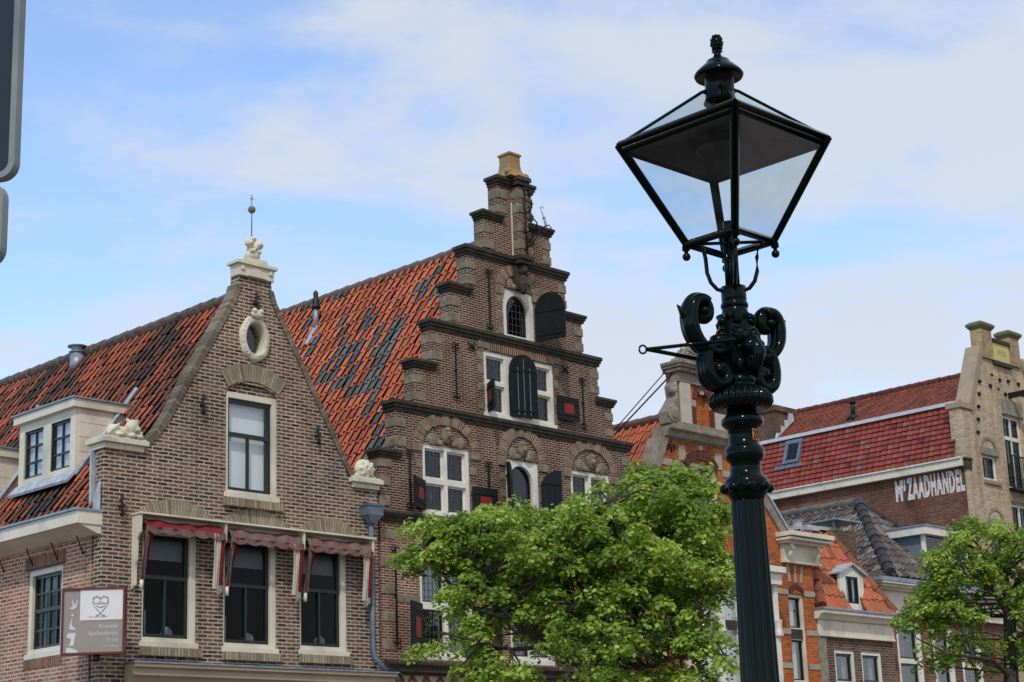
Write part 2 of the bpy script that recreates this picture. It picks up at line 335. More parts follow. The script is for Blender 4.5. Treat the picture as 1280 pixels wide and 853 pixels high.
# ------------------------------------------------------------------ ground
g = MB(); R_ = 1500
g.face(W, [(-R_, -R_, 0), (R_, -R_, 0), (R_, R_, 0), (-R_, R_, 0)])
gm = MT('street paving', .85, .3); gm.mt.name = 'street paving'
c_ = gm.n.new('ShaderNodeTexCoord'); b_ = gm.n.new('ShaderNodeTexBrick'); gm.l.new(c_.outputs['Object'], b_.inputs['Vector']); b_.inputs['Scale'].default_value = 1
b_.inputs['Brick Width'].default_value = .2; b_.inputs['Row Height'].default_value = .1; b_.inputs['Mortar Size'].default_value = .006
b_.inputs['Color1'].default_value = (.16, .12, .1, 1); b_.inputs['Color2'].default_value = (.24, .19, .16, 1); b_.inputs['Mortar'].default_value = (.1, .09, .08, 1)
gm.col(gm.mix(.5, b_.outputs[0], gm.ramp(gm.noise(.4, 6), [(.3, (.6, .6, .6, 1)), (.7, (1.2, 1.2, 1.2, 1))]), 'MULTIPLY'))
go = g.build('ground', gm.mt); go['kind'] = 'structure'

# ------------------------------------------------------------------ generic building pieces
def inpoly(p, poly):
    c = False; n = len(poly)
    for i in range(n):
        a, b = poly[i], poly[i - 1]
        if (a[1] > p[1]) != (b[1] > p[1]) and p[0] < (b[0] - a[0]) * (p[1] - a[1]) / (b[1] - a[1]) + a[0]: c = not c
    return c
PROF = [(.0, .2), (.1, .04), (.28, 0), (.44, .06), (.58, .32), (.7, .72), (.82, .96), (.92, 1.0), (1.0, .9), (1.03, .62)]
def tiles(mb, F, poly, w=.22, l=.3, amp=.045, rnd=None, lip=.022, prof=PROF, m=0, holes=(), jit=1.0, s0=None):
    """F: x along ridge, z up the slope, y into the roof. One piece of geometry per tile."""
    xs = [p[0] for p in poly]; zs = [p[1] for p in poly]
    s0 = min(xs) if s0 is None else s0; nx = int((max(xs) - s0) / w) + 1; nz = int((max(zs) - min(zs)) / l) + 1
    for j in range(nz):
        for i in range(nx):
            x = s0 + i * w; z = min(zs) + j * l; c = (x + w / 2, z + l * .5)
            if not inpoly(c, poly) or any(inpoly(c, h) for h in holes): continue
            t = rnd(i, j, c) if rnd else random.random()
            dz = random.gauss(0, .006) * jit; dy = random.gauss(0, .004) * jit; sk = random.gauss(0, .006) * jit; e = random.gauss(0, .004) * jit
            low = [(x + u * w + sk, -(h * amp + lip + dy), z + dz - .03) for u, h in prof]
            lo2 = [(p[0], p[1] + lip + .012, p[2] + .002) for p in low]
            up = [(x + u * w + e, -(h * amp), min(z + l + .01, max(zs) + .05)) for u, h in prof]
            mb.grid(F, [lo2, low], m, t, sm=False); mb.grid(F, [low, up], m, t, sm=True)
def slope(F, x, z, y0, up, inw):
    """frame on a roof plane whose eave passes through local (x,?,z)"""
    pass
def ridge(mb, F, p0, p1, r=.1, step=.36, m=0, rnd=None):
    a, b = Vector(p0), Vector(p1); n = int((b - a).length / step); d = (b - a) / n
    for i in range(n):
        q0, q1 = a + d * i, a + d * (i + 1.12); t = rnd() if rnd else random.uniform(.3, .8)
        rr = r * random.uniform(.95, 1.05)
        mb.tube(F, [tuple(q0), tuple(q1)], [rr * 1.1, rr * .9], 10, m, t)
def window(F, root, x0, x1, z0, z1, lights, rec=.05, dep=.1, cas=None, sash=None, sw=.045, lead=None, curt=None, glass=None, sill=0, cmat=None, name='window', label=None, back=.35):
    """lights: (a,b,c,d,nx,nz[,arched]) absolute"""
    cas = cas or M_cream; sash = sash or M_green; glass = glass or M_glass
    c = MB(); hs = [archpoly(*l[:4]) if len(l) > 6 and l[6] else rect(*l[:4]) for l in lights]
    c.prism(F, rect(x0, x1, z0, z1), rec, rec + dep, hs)
    if sill: c.box(F, x0 - .03, x1 + .03, rec - sill, rec + .02, z0 - .05, z0 + .035)
    w_ = c.build(name, cas, root, bevel=.004)
    if label: w_['label'] = label
    s = MB(); p = MB(); ld = MB(); nl = 0
    for l in lights:
        a, b, cc, d, nx, nz = l[:6]; ar = len(l) > 6 and l[6]; y = rec + dep * .45
        po = archpoly(a, b, cc, d) if ar else rect(a, b, cc, d); k = sw
        pi_ = archpoly(a + k, b - k, cc + k, d - k) if ar else rect(a + k, b - k, cc + k, d - k)
        s.prism(F, po, y, y + .045, [pi_])
        for i in range(1, nx): X = a + (b - a) * i / nx; s.box(F, X - .014, X + .014, y + .004, y + .04, cc + k * .8, d - (k * .8 if not ar else .06))
        for i in range(1, nz):
            Z_ = cc + (d - cc) * i / nz; hw = (b - a) / 2
            s.box(F, a + k * .8, b - k * .8, y + .002, y + .042, Z_ - .016, Z_ + .016)
        p.prism(F, [(q[0], q[1]) for q in pi_], y + .022, y + .026, back=True)
        if lead:
            X = a + k
            while X < b - k: ld.box(F, X - .003, X + .003, y + .016, y + .0205, cc + k, d - k - (.03 if ar else 0)); X += lead
            Z_ = cc + k + lead * .7
            while Z_ < d - k:
                ld.box(F, a + k, b - k, y + .015, y + .0195, Z_ - .004, Z_ + .004); Z_ += lead * 1.25
    s.build('sash', sash, w_); p.build('pane', glass, w_)
    if lead: ld.build('lead_grid', M_came, w_)
    if curt:
        q = MB()
        for (a, b, cc, d) in curt:
            n = max(4, int((b - a) / .05)); rows = []
            for z in (cc, d): rows.append([(a + (b - a) * i / n, rec + dep + .05 + (.012 * sin(i * 1.9) if cmat is not M_blind else 0), z) for i in range(n + 1)])
            q.grid(F, rows)
        q.build('curtain', cmat or M_curt, w_, recalc=False)
    return w_
def ring_arch(mb, F, cx, cz, rx, rz, th, a0, a1, y0, y1, n=18, m=0, chord=None):
    """arch of standing bricks, uv along the arc"""
    s = 0; pr = None; mb.nx()
    for i in range(n + 1):
        a = radians(a0 + (a1 - a0) * i / n); o = (cx + rx * cos(a), cz + rz * sin(a)); q = (cx + (rx - th) * cos(a), cz + (rz - th) * sin(a))
        if chord is not None:
            tt = (chord - cz) / max(.01, sin(a)); q = (cx + tt * cos(a) * rx / max(rz, .01), chord) if False else (o[0] + (cx - o[0]) * min(1, (o[1] - chord) / max(.001, (o[1] - cz))), chord)
        if pr:
            ds = hypot(o[0] - pr[0][0], o[1] - pr[0][1])
            uv = [(s, .02), (s, .45), (s + ds, .45), (s + ds, .02)]
            for y in (y0, y1): mb.face(F, [(pr[1][0], y, pr[1][1]), (pr[0][0], y, pr[0][1]), (o[0], y, o[1]), (q[0], y, q[1])], m, uv=uv)
            for A_, B_ in ((pr[0], o), (pr[1], q)): mb.face(F, [(A_[0], y0, A_[1]), (B_[0], y0, B_[1]), (B_[0], y1, B_[1]), (A_[0], y1, A_[1])], m, uv=uv)
            s += ds
        pr = (o, q)
    for i, a in ((0, a0), (1, a1)): pass
def anchor(F, root, x, z0, z1, curl=.09, y=-.04):
    b = MB(); b.box(F, x - .014, x + .014, y - .012, y + .012, z0, z1)
    for zc, s in ((z1, 1), (z0, -1)):
        for k in (-1, 1):
            b.tube(F, [(x, y, zc - s * .02), (x + k * curl * .5, y, zc + s * .05), (x + k * curl, y, zc + s * .01), (x + k * curl * .8, y, zc - s * .05), (x + k * curl * .45, y, zc - s * .035)], .013, 6)
        b.tube(F, [(x, y, zc - s * .05), (x, y - .01, zc + s * .09)], [.018, .004], 6)
    b.ball(F, (x, y - .01, (z0 + z1) / 2), .022, 6); b.box(F, x - .012, x + .012, y, .01, (z0 + z1) / 2 - .012, (z0 + z1) / 2 + .012)
    return b.build('wall_anchor', M_iron, root)
def shutter(F, root, x, z0, z1, wd, ang, red=True, arch=0, left=False, mat=None, y=-.02, label=None):
    """hinged at x; ang = degrees swung from closed. left: leaf extends to -x when closed"""
    s = 1 if not left else -1
    G = F.sub(x, y, 0, (s * cos(radians(ang)), -sin(radians(ang)), 0), (sin(radians(ang)) * s, cos(radians(ang)), 0))
    b = MB(); po = rect(0, wd, z0, z1)
    if arch == 1: po = archpoly(0, wd, z0, z1)
    if arch == 2: po = [(0, z0), (wd, z0)] + [(wd * cos(radians(a)), z1 - wd * .8 + wd * .8 * sin(radians(a))) for a in range(0, 91, 10)]
    if arch == 3: po = [(0, z0), (wd, z0)] + [(wd - wd * cos(radians(a)), z1 - wd * .8 + wd * .8 * sin(radians(a))) for a in range(90, -1, -10)]
    b.prism(G, po, -.025, .02)
    n = max(3, int(wd / .14))
    for i in range(1, n): b.box(G, wd * i / n - .006, wd * i / n + .006, -.031, -.024, z0 + .02, z1 - (wd * .45 if arch else .02))
    for z in (z0 + .12, z1 - (wd * .55 if arch else .12)): b.box(G, 0, wd * .96, -.038, -.026, z - .022, z + .022); b.box(G, 0.02, wd * .92, .02, .035, z - .03, z + .03)
    o = b.build('shutter', mat or M_black, root)
    if label: o['label'] = label
    if red:
        r = MB(); mx = wd * .27; mz = (z1 - z0) * .3
        for yy in (-.034, .0235): r.box(G, mx, wd - mx, yy, yy + .01, z0 + mz, z1 - mz)
        r.build('panel', M_redp, o)
    return o
def house_shell(F, root, x0, x1, dep, zt, mat, floors=(3.0, 6.0), left=True):
    """side, back walls and inner floors closing a house"""
    b = MB()
    b.box(F, x1 - .25, x1, .3, dep, 0, zt)
    b.box(F, x0, x1 - .25, dep - .25, dep, 0, zt)
    if left: b.box(F, x0, x0 + .25, .3, dep - .25, 0, zt)
    b.build('wall', mat, root)
    f = MB()
    for z in floors: f.box(F, x0 + .25, x1 - .25, .32, dep - .25, z, z + .2)
    f.box(F, x0 + .26, x1 - .26, 2.6, 2.65, .2, floors[-1]); f.box(F, x0 + .252, x0 + .27, .3, 2.6, .2, floors[-1]); f.box(F, x1 - .27, x1 - .252, .3, 2.6, .2, floors[-1])  # near-black partition and linings: room shade painted into their colour
    f.build('dark_room_shell', M_shade, root)
M_paneback = plain('grey pane backing', '#6a6e71', .9, .06, 3)  # in the leaded windows this grey stands in for sky reflection
# ================================================================== LEFT HOUSE
def left_house():
    F = H
    root = thing('corner_house', 'brown brick corner house with cream finial, red awnings and red pantile roof', 'house', F(0, 0, 0))
    cx = 2.9
    gable = [(0, 0), (5.66, 0), (5.66, 7.22), (5.02, 7.32), (4.86, 7.62)] + [(3.3, 10.22), (3.28, 10.6), (2.58, 10.6), (2.56, 10.22), (1.1, 7.86), (.95, 7.66), (.76, 7.5), (.76, 7.3), (0, 7.3)]
    wins = [(.74, 1.78, 4.36, 6.1), (2.3, 3.4, 4.34, 6.1), (3.88, 4.93, 4.36, 6.1)]
    top = (2.33, 3.42, 6.83, 8.55)
    oval = [(2.92 + .2 * cos(a * pi / 12), 9.52 + .28 * sin(a * pi / 12)) for a in range(24)]
    holes = [rect(*w) for w in wins] + [[(top[0], top[2]), (top[1], top[2]), (top[1], top[3])] + arc(2.875, top[3], .545, .17, 20, 160, 8) + [(top[0], top[3])], oval, rect(5.33, 5.5, 6.83, 7.0)]
    b = MB(); b.prism(F, gable, 0, .22, holes); b.build('facade', B_left, root)
    ib = MB(); ib.box(F, top[0], top[1], .05, .2, top[3], top[3] + .19); ib.build('arch_infill', B_left, root)
    # side wall
    G = side(F)
    b = MB(); b.prism(G, [(-12, 0), (-.3, 0), (-.3, 6.35), (-12, 6.35)], 0, .3, [rect(-2.16, -1.1, 4.3, 5.65), rect(-6.2, -5.1, 4.3, 5.65)]); b.build('side_wall', B_side, root)
    hb = MB(); hb.box(F, 5.41, 5.66, .3, 12, 0, 6.3); hb.box(F, .3, 5.41, 11.75, 12, 0, 6.3); hb.build('wall', B_left, root)
    fl = MB()
    for z in (3.2, 6.3): fl.box(F, .3, 5.4, .32, 11.7, z, z + .2)
    fl.box(F, .3, 5.4, 2.5, 2.55, .2, 6.3); fl.box(F, 5.38, 5.405, .23, 2.5, .2, 6.3); fl.box(F, .302, .32, .23, 2.5, .2, 4.2); fl.box(F, .302, .32, .23, 1.0, 4.2, 6.3); fl.box(F, 2.2, 3.6, 1.6, 1.64, 6.5, 8.8); fl.build('dark_room_shell', M_shade, root)  # floors, plus near-black sheets added to keep the rooms in painted shade
    # parapet coping of bricks on edge, following the gable
    cp = MB()
    pathL = [(.7, 7.44), (.86, 7.56), (1.01, 7.72), (1.13, 7.9), (2.5, 10.2), (2.57, 10.42)]
    pathR = [(5.1, 7.4), (4.94, 7.62), (3.36, 10.2), (3.28, 10.42)]
    for path, s in ((pathL, 1), (pathR, -1)):
        u = 0; cp.piece()
        for a, c in zip(path, path[1:]):
            d = Vector((c[0] - a[0], c[1] - a[1])); L_ = d.length; d.normalize(); n_ = Vector((d.y, -d.x)) * s * .1
            q = [(a[0], a[1]), (c[0], c[1]), (c[0] + n_.x, c[1] + n_.y), (a[0] + n_.x, a[1] + n_.y)]
            o_ = [(p[0] - n_.x * .35, p[1] - n_.y * .35) for p in q]
            for y in (-.025, .25): cp.face(F, [(p[0], y, p[1]) for p in o_], uv=[(0.02, u), (.02, u + L_), (.4, u + L_), (.4, u)])
            for i, j, uu in ((0, 1, 0), (2, 3, 1)): cp.face(F, [(o_[i][0], -.025, o_[i][1]), (o_[j][0], -.025, o_[j][1]), (o_[j][0], .25, o_[j][1]), (o_[i][0], .25, o_[i][1])], uv=[(.02, u), (.02, u + L_), (.42, u + L_), (.42, u)] if not uu else [(.02, u + L_), (.02, u), (.42, u), (.42, u + L_)])
            u += L_
    cp.split('coping', B_cop, root, recalc=False)
    # cream cap stone, carved top, ball finial
    c = MB(); c.box(F, 2.55, 3.31, -.05, .2, 10.58, 10.78); c.box(F, 2.5, 3.36, -.09, .24, 10.78, 10.83)
    c.prism(F, [(2.62, 10.83), (3.24, 10.83), (3.16, 10.93), (2.7, 10.93)], -.02, .18)
    c.prism(F, arc(2.93, 10.59, .2, .14, 0, 180, 10), -.065, -.05)
    for k in (-1, 1): c.ball(F, (2.93 + k * .3, -.055, 10.7), (.05, .02, .045), 6, bump=.1)
    c.build('cap_stone', M_stonec, root, bevel=.01)
    k = MB(); k.ball(F, (2.93, .08, 11.0), (.15, .11, .1), 12, bump=.05); k.ball(F, (2.93, .08, 11.1), (.1, .1, .13), 12, bump=.05)
    for s in (-1, 1): k.ball(F, (2.93 + s * .1, .03, 11.2), (.09, .07, .08), 10, bump=.05); k.ball(F, (2.93 + s * .1, -.045, 11.2), (.03, .02, .03), 8); k.ball(F, (2.93 + s * .07, -.02, 11.06), (.06, .04, .035), 8)
    k.ball(F, (2.93, .06, 11.3), (.07, .06, .05), 8); k.ball(F, (2.93, -.04, 11.13), (.035, .03, .05), 8); k.carve('carved_crown', M_stonec, root, .012)
    k = MB(); k.tube(F, [(2.91, .07, 11.3), (2.91, .07, 12.1)], .01, 8); k.ball(F, (2.91, .07, 11.83), .068, 12)
    k.box(F, 2.87, 2.95, .065, .075, 12.02, 12.035); k.build('ball_finial', M_stone, root)
    k = MB(); k.tube(F, [(2.9, .15, 10.98), (2.9, .88, 10.42)], .014, 6); k.split('iron_stay', M_iron, root)
    # kneelers with carved lions
    for x0, x1, z, lx in ((-.08, .76, 7.3, .34), (5.0, 5.72, 7.22, 5.36)):
        c = MB(); c.box(F, x0 + .05, x1 - .05, -.06, .38, z, z + .09); c.box(F, x0, x1, -.12, .42, z + .09, z + .17); c.box(F, x0 + .03, x1 - .03, -.08, .4, z + .17, z + .2)
        kn = c.build('kneeler', M_stonec, root, bevel=.008)
        c = MB(); zz_ = z + .2
        if lx < 1:
            c.ball(F, (lx + .0, .06, zz_ + .09), (.27, .11, .1), 12, bump=.05); c.ball(F, (lx + .15, -.03, zz_ + .17), (.12, .11, .13), 12, bump=.1)
            c.ball(F, (lx + .2, -.11, zz_ + .13), (.06, .05, .05), 8); c.ball(F, (lx - .17, .04, zz_ + .1), (.11, .1, .11), 10, bump=.05); c.tube(F, [(lx - .28, .0, zz_ + .04), (lx - .2, -.06, zz_ + .12), (lx - .1, -.05, zz_ + .2)], .025, 8)
            for a in (-.1, .12, .26): c.ball(F, (lx + a, -.08, zz_ + .03), (.07, .06, .04), 8)
            for a in (.06, .24): c.ball(F, (lx + a, -.03, zz_ + .28), .035, 6)
            c.box(F, lx + .27, lx + .36, -.02, .3, zz_, zz_ + .14)
        else:
            c.ball(F, (lx, .02, zz_ + .15), (.21, .1, .18), 14, bump=.03); c.ball(F, (lx + .02, -.07, zz_ + .15), (.14, .05, .12), 10, bump=.05)
            for a in range(8): c.ball(F, (lx + .02 + .15 * cos(a * pi / 4), -.06, zz_ + .15 + .13 * sin(a * pi / 4)), .035, 6)
            for q in ((-.04, .19), (.07, .19), (.015, .13)): c.ball(F, (lx + q[0], -.12, zz_ + q[1]), .025, 6)
            c.box(F, lx - .26, lx + .26, -.02, .2, zz_, zz_ + .05)
        c.carve('carved_lion', M_stonec, kn)
    # oval window
    c = MB(); n = 28
    rows = [[(2.92 + (.2 + r) * cos(2 * pi * j / n) * (1 + .03 * sin(7 * 2 * pi * j / n) * q), y, 9.52 + (.28 + r) * sin(2 * pi * j / n) * (1 + .03 * sin(7 * 2 * pi * j / n) * q)) for j in range(n)] for r, y, q in ((-.01, .15, 0), (-.01, -.03, 0), (.03, -.08, 0), (.06, -.06, 1), (.1, -.05, 1), (.125, .01, 1))]
    c.grid(F, rows, closed=True)
    for j in range(26):
        a = 2 * pi * j / 26 + random.uniform(-.06, .06); c.ball(F, (2.92 + .275 * cos(a), -.045, 9.52 + .355 * sin(a)), (.024, .022, .022), 6)
    c.ball(F, (2.92, -.08, 9.93), (.13, .06, .08), 10, bump=.1); c.ball(F, (2.99, -.1, 9.98), .05, 8); c.ball(F, (2.85, -.1, 9.98), .05, 8)
    ov = c.build('oval_window', M_stonec, root)
    c = MB(); c.prism(F, [(2.92 + .21 * cos(a * pi / 12), 9.52 + .29 * sin(a * pi / 12)) for a in range(24)], .1, .104); c.build('pane', M_glass, ov)
    # arches and sills
    c = MB(); ring_arch(c, F, 2.9, 7.95, 1.2, 1.12, .3, 54, 126, -.015, .03)
    for a, b_ in ((.55, 2.17), (2.2, 3.76), (3.8, 5.32)):
        m_ = (a + b_) / 2; h_ = (b_ - a) / 2; rise = .3; r = (h_ * h_ + rise * rise) / (2 * rise); ang = math.degrees(math.asin(min(1, h_ / r)))
        cz = 6.33 + rise - r; ring_arch(c, F, m_, cz, r, r, .3, 90 - ang, 90 + ang, -.012, .03, 20, chord=6.32)
    c.split('brick_arch', B_arch, root, recalc=False)
    c = MB()
    for x0, x1, z in ((.72, 1.84, 4.3), (2.28, 3.44, 4.29), (3.86, 4.98, 4.3), (2.28, 3.5, 6.76)): c.box(F, x0, x1, -.09, .1, z - .13, z)
    c.split('brick_sill', B_arch, root, bevel=.006)
    # facade windows
    for i, (a, b_, z0, z1) in enumerate(wins):
        lt = [(a + .05, b_ - .1, z0 + .1, z1 - .08, 1, 1)]
        w_ = window(F, root, a, b_, z0, z1, [(a + .05, b_ - .12, z0 + .1, z1 - .05, 1, 1)], rec=.03, dep=.12, sw=.06, sill=.05,
                    curt=[(a + .1, b_ - .16, z1 - .42, z1 - .1)], cmat=M_paneback, glass=M_glassd)
        s = MB(); zm = z0 + 1.03; s.box(F, a + .08, b_ - .15, .07, .13, zm - .03, zm + .03); s.box(F, (a + b_) / 2 - .06, (a + b_) / 2 - .02, .075, .125, z0 + .12, zm)
        s.build('sash', M_green, w_)
        s = MB(); s.box(F, a + .25, a + .28, .3, .33, z0 + .1, z0 + .55); s.ball(F, (b_ - .3, .4, z0 + .2), (.1, .1, .12), 8); s.box(F, a + .15, b_ - .2, .2, .45, z0 + .05, z0 + .08)
        s.build('inner_sill', M_bcurt, w_)
    a, b_, z0, z1 = top
    w_ = window(F, root, a, b_, z0, z1, [(a + .07, b_ - .1, z0 + .08, z1 - .1, 1, 1)], rec=.03, dep=.12, sw=.06, sill=.05, curt=[(a + .12, b_ - .15, z0 + .14, z1 - .16)], cmat=M_blind)
    s = MB(); zm = z0 + 1.02; s.box(F, a + .1, b_ - .13, .07, .13, zm - .035, zm + .035); s.box(F, 2.83, 2.87, .075, .125, z0 + .1, zm); s.build('sash', M_green, w_)
    # side windows
    for q in (0, 4.04):
        a, b_ = -2.16 - q, -1.1 - q
        w_ = window(G, root, a, b_, 4.3, 5.65, [(a + .1, b_ - .08, 4.4, 5.56, 4, 4)], rec=.03, dep=.12, sw=.05, sill=.04, curt=[(a + .2, b_ - .3, 5.25, 5.52), (a + .12, a + .24, 4.42, 5.5)], cmat=M_bcurt, glass=M_glassd)
        s = MB(); s.box(G, a + .12, b_ - .1, .07, .13, 4.97, 5.03); s.build('sash', M_green, w_)
        if q == 0:
            s = MB(); s.box(G, b_ - .3, b_ - .12, .2, .22, 4.42, 4.85); s.build('window_picture', plain('green picture', '#1f8a5a', .6, .3, 14, c2='#1d3a9a'), w_)
    c = MB()
    for q in (0, 4.04):
        c.piece(); c.face(G, [(-2.24 - q, -.008, 5.67), (-1.02 - q, -.008, 5.67), (-1.02 - q, -.008, 5.86), (-2.24 - q, -.008, 5.86)], uv=[(0, .02), (1.22, .02), (1.22, .4), (0, .4)])
        c.piece(); c.face(G, [(-2.2 - q, -.008, 4.1), (-1.06 - q, -.008, 4.1), (-1.06 - q, -.008, 4.25), (-2.2 - q, -.008, 4.25)], uv=[(0, .02), (1.2, .02), (1.2, .4), (0, .4)])
    c.split('flat_arch', brick('soldier side brick', ['#6b4433', '#8f5c45', '#9a6850', '#7d5040'], '#b09a84', .06, .5, .01, off=0), root, recalc=False)
    c = MB(); c.box(G, -2.24, -1.04, -.02, .01, 5.655, 5.675); c.build('lintel_strip', M_iron, root)
    # eave cornice on the side
    c = MB(); c.box(F, -.45, .0, .0, 12, 6.1, 6.3); c.extr(F, [(0, 0)], 0, 0) if False else None
    c.prism(F, [(-.4, 6.1), (0, 6.1), (0, 5.97), (-.06, 5.97)], .02, 12)
    cn = c.build('eave_cornice', M_cream, root, bevel=.006)
    c = MB(); c.box(F, -.49, .02, -.02, 12, 6.3, 6.335); c.build('gutter_edge', M_zinc, cn)
    c = MB()
    for y in (.5, 1.25, 2.0, 2.9, 3.8, 4.8, 6): c.tube(F, [(-.16, y + .05, 6.1), (-.01, y, 5.72)], .011, 6)
    c.split('gutter_strut', M_iron, root)
    # roof
    R = MB(); tanr = 4.0 / 3.02; Ls = hypot(4.0, 3.02); sx, sz = 3.02 / Ls, 4.0 / Ls
    T = F.sub(-.12, 0, 6.27, (0, -1, 0), (sz, 0, -sx), (sx, 0, sz))
    def rn(i, j, c):
        v = random.random() * .9 + .1; col = (math.sin(i * 12.9898) * 43758.5) % 1
        return min(1, max(0, .62 * v + .5 * col - .12 - (.22 if (sin(c[0] * .9) * sin(c[1] * 1.7 + c[0])) > .35 else 0)))
    hz = lambda z: (z - 6.27) / sz
    tiles(R, T, [(-12, 0), (-.1, 0), (-.1, Ls), (-12, Ls)], w=.2, l=.31, amp=.085, rnd=rn, m=0, jit=1.6, holes=[[(-3.4, hz(7.15)), (-1.42, hz(7.15)), (-1.42, hz(8.3)), (-3.4, hz(8.3))], [(-5.8, hz(6.85)), (-3.7, hz(6.85)), (-3.7, hz(7.8)), (-5.8, hz(7.8))]])
    R.box(T, -12, -.2, .005, .05, -.05, Ls, 1, 0)
    T2 = F.sub(5.92, 0, 6.27, (0, 1, 0), (-sz, 0, -sx), (-sx, 0, sz))
    R.box(T2, .3, 12, -.03, .05, .35, Ls, 0, .6)
    ridge(R, F, (2.9, .3, 10.38), (2.9, 12, 10.38), .1, .38, 2)
    R.build('roof', [T_left, M_slab, plain('lichened ridge tiles', '#6b4a3a', .9, .3, 10, c2='#8d8272')], root, recalc=False)
    c = MB(); c.prism(side(F, .0), [(-.02, 6.32), (-.34, 6.32), (-.05, 6.78), (-.02, 6.78)], -.05, -.03)
    c.box(F, -.05, .25, .27, .32, 6.33, 7.3); c.build('flashing', M_lead, root)
    # vents
    c = MB(); c.lathe(F, [(10.0, .14), (10.3, .14), (10.3, .13), (10.36, .13), (10.36, .16), (10.38, .16), (10.39, .12), (10.47, .12), (10.47, .19), (10.49, .19), (10.52, .05)], 20, cx=2.75, cy=5.35); c.build('roof_vent', [M_zinc], root)
    c = MB(); c.tube(F, [(1.65, 4.85, 8.5), (1.65, 4.85, 9.1)], .045, 10); c.build('vent_pipe', M_zinc, root)
    # dormers
    for di, (xf, ya, yb, zb, zt) in enumerate(((.4, 1.5, 3.28, 7.2, 8.27), (.14, 3.8, 5.7, 6.87, 7.82))):
        D = F.sub(xf, 0, 0, (0, -1, 0), (1, 0, 0)); xa, xb = -yb, -ya; mid = (xa + xb) / 2
        xr = (zt + .1 - 6.27) / tanr - .12 - xf + .1
        lt = [(xa + .16, mid - .12, zb + .12, zt - .14, 2, 3), (mid + .12, xb - .16, zb + .12, zt - .14, 2, 3)]
        c = MB(); c.prism(D, rect(xa, xb, zb, zt), .0, .06, [rect(*l[:4]) for l in lt])
        for k, yy in ((0, xb), (1, xa)):
            pts = [(0.06, zb + .1), (0.06, zt), (xr, zt)]
            E_ = F.sub(xf, -xb if k == 0 else -xa - .04, 0, (1, 0, 0), (0, 1, 0))
            c.prism(E_, [(.06, zb - .03), (.06, zt), (xr + .1, zt)], 0, .04)
            for q in range(5):
                z = zb + .12 + q * .24; xe = (z - zb + .0) / tanr + .04
                if z < zt: c.box(E_, .06, max(.1, xe), -.008 if k == 0 else .04, .0 if k == 0 else .048, z, z + .232)
        c.box(F, xf - .03, xf + xr, -xb + .02, -xa - .02, zt - .01, zt + .02)
        dm = c.build('dormer', M_cream, root, bevel=.004)
        for l in lt:
            window(D, dm, l[0], l[1], l[2], l[3], [l], rec=.02, dep=.04, sw=.04, cas=M_green, curt=[(l[0] + .03, l[1] - .03, l[2], l[3])])
            break_ = 0
        c = MB(); c.box(F, xf - .09, xf + xr + .12, -xb - .07, -xa + .07, zt, zt + .14); c.build('dormer_fascia', M_cream, dm, bevel=.006)
        c = MB(); c.box(F, xf - .12, xf + xr + .2, -xb - .1, -xa + .1, zt + .143, zt + .17); c.build('dormer_roof', M_zinc, dm)
        c = MB(); c.prism(F, [(xf - .15, zb - .18), (xf + .02, zb - .0), (xf + .02, zb + .03), (xf - .02, zb + .03), (xf - .17, zb - .14)], -xb - .04, -xa + .04)
        a_ = Vector((xf + .0, -xb - .03, zb - .04)); b2 = Vector((xf + xr - .02, -xb - .03, zb + (xr - .0) * tanr)); c.tube(F, [tuple(a_), tuple(b2)], .035, 6)
        c.build('dormer_flashing', M_lead, dm)
    # downpipe with hopper
    c = MB(); xx = 5.42
    c.tube(F, [(xx, -.09, 6.7), (xx, -.09, 4.45), (xx + .02, -.1, 4.32), (xx + .2, -.22, 4.07)], .045, 12)
    for z in (6.2, 5.2): c.lathe(F, [(z, .052), (z + .03, .052)], 12, cx=xx, cy=-.09)
    dp = c.build('downpipe', M_pipe, root)
    c = MB(); c.grid(F, [[(xx + sx_ * a, -.12 + sy * b_, z) for sx_, sy in ((-1, -1), (1, -1), (1, 1), (-1, 1))] for z, a, b_ in ((6.6, .05, .05), (6.68, .12, .08), (6.74, .17, .1), (6.74, .175, .105), (6.9, .175, .105), (6.9, .19, .12), (6.94, .19, .12))], closed=True, cap=True, sm=False)
    c.build('hopper', M_pipe, dp)
    # shop cornice under the windows
    c = MB(); prof = [(0, 4.03), (-.3, 4.03), (-.3, 3.98), (-.24, 3.95), (-.24, 3.86), (-.17, 3.82), (-.12, 3.75), (-.06, 3.72), (0, 3.72)]
    c.extr(F, prof, .45, 5.8); c.box(F, .5, 5.75, -.05, .0, 3.2, 3.72); sc_ = c.build('shop_cornice', M_sandp, root, bevel=.006)
    c = MB(); c.box(F, .43, 5.82, -.32, .0, 4.033, 4.06); c.build('zinc_cover', M_zinc, sc_)
    # small anchors
    for x, z in ((2.91, 10.13), (.3, 6.42), (1.82, 8.62 - .4), (4.25, 8.02), (1.6, 8.35)):
        if x in (1.6,): continue
        c = MB(); c.box(F, x - .02, x + .02, -.07, .0, z - .02, z + .02)
        c.tube(F, [(x, -.08, z - .16), (x + .015, -.08, z - .05), (x - .01, -.08, z + .05), (x, -.08, z + .17)], [.028, .018, .018, .028], 8)
        for q in (-.11, 0, .1): c.tube(F, [(x - .05, -.08, z + q - .02), (x, -.09, z + q), (x + .05, -.08, z + q + .02)], .016, 6)
        c.build('wall_anchor', M_iron, root)
    c = MB(); c.box(F, 5.3, 5.53, .02, .2, 6.8, 7.03); c.build('gutter_outlet', M_shade, root)
    # awnings
    bounds = [.56, 2.19, 3.81, 5.35]
    c = MB()
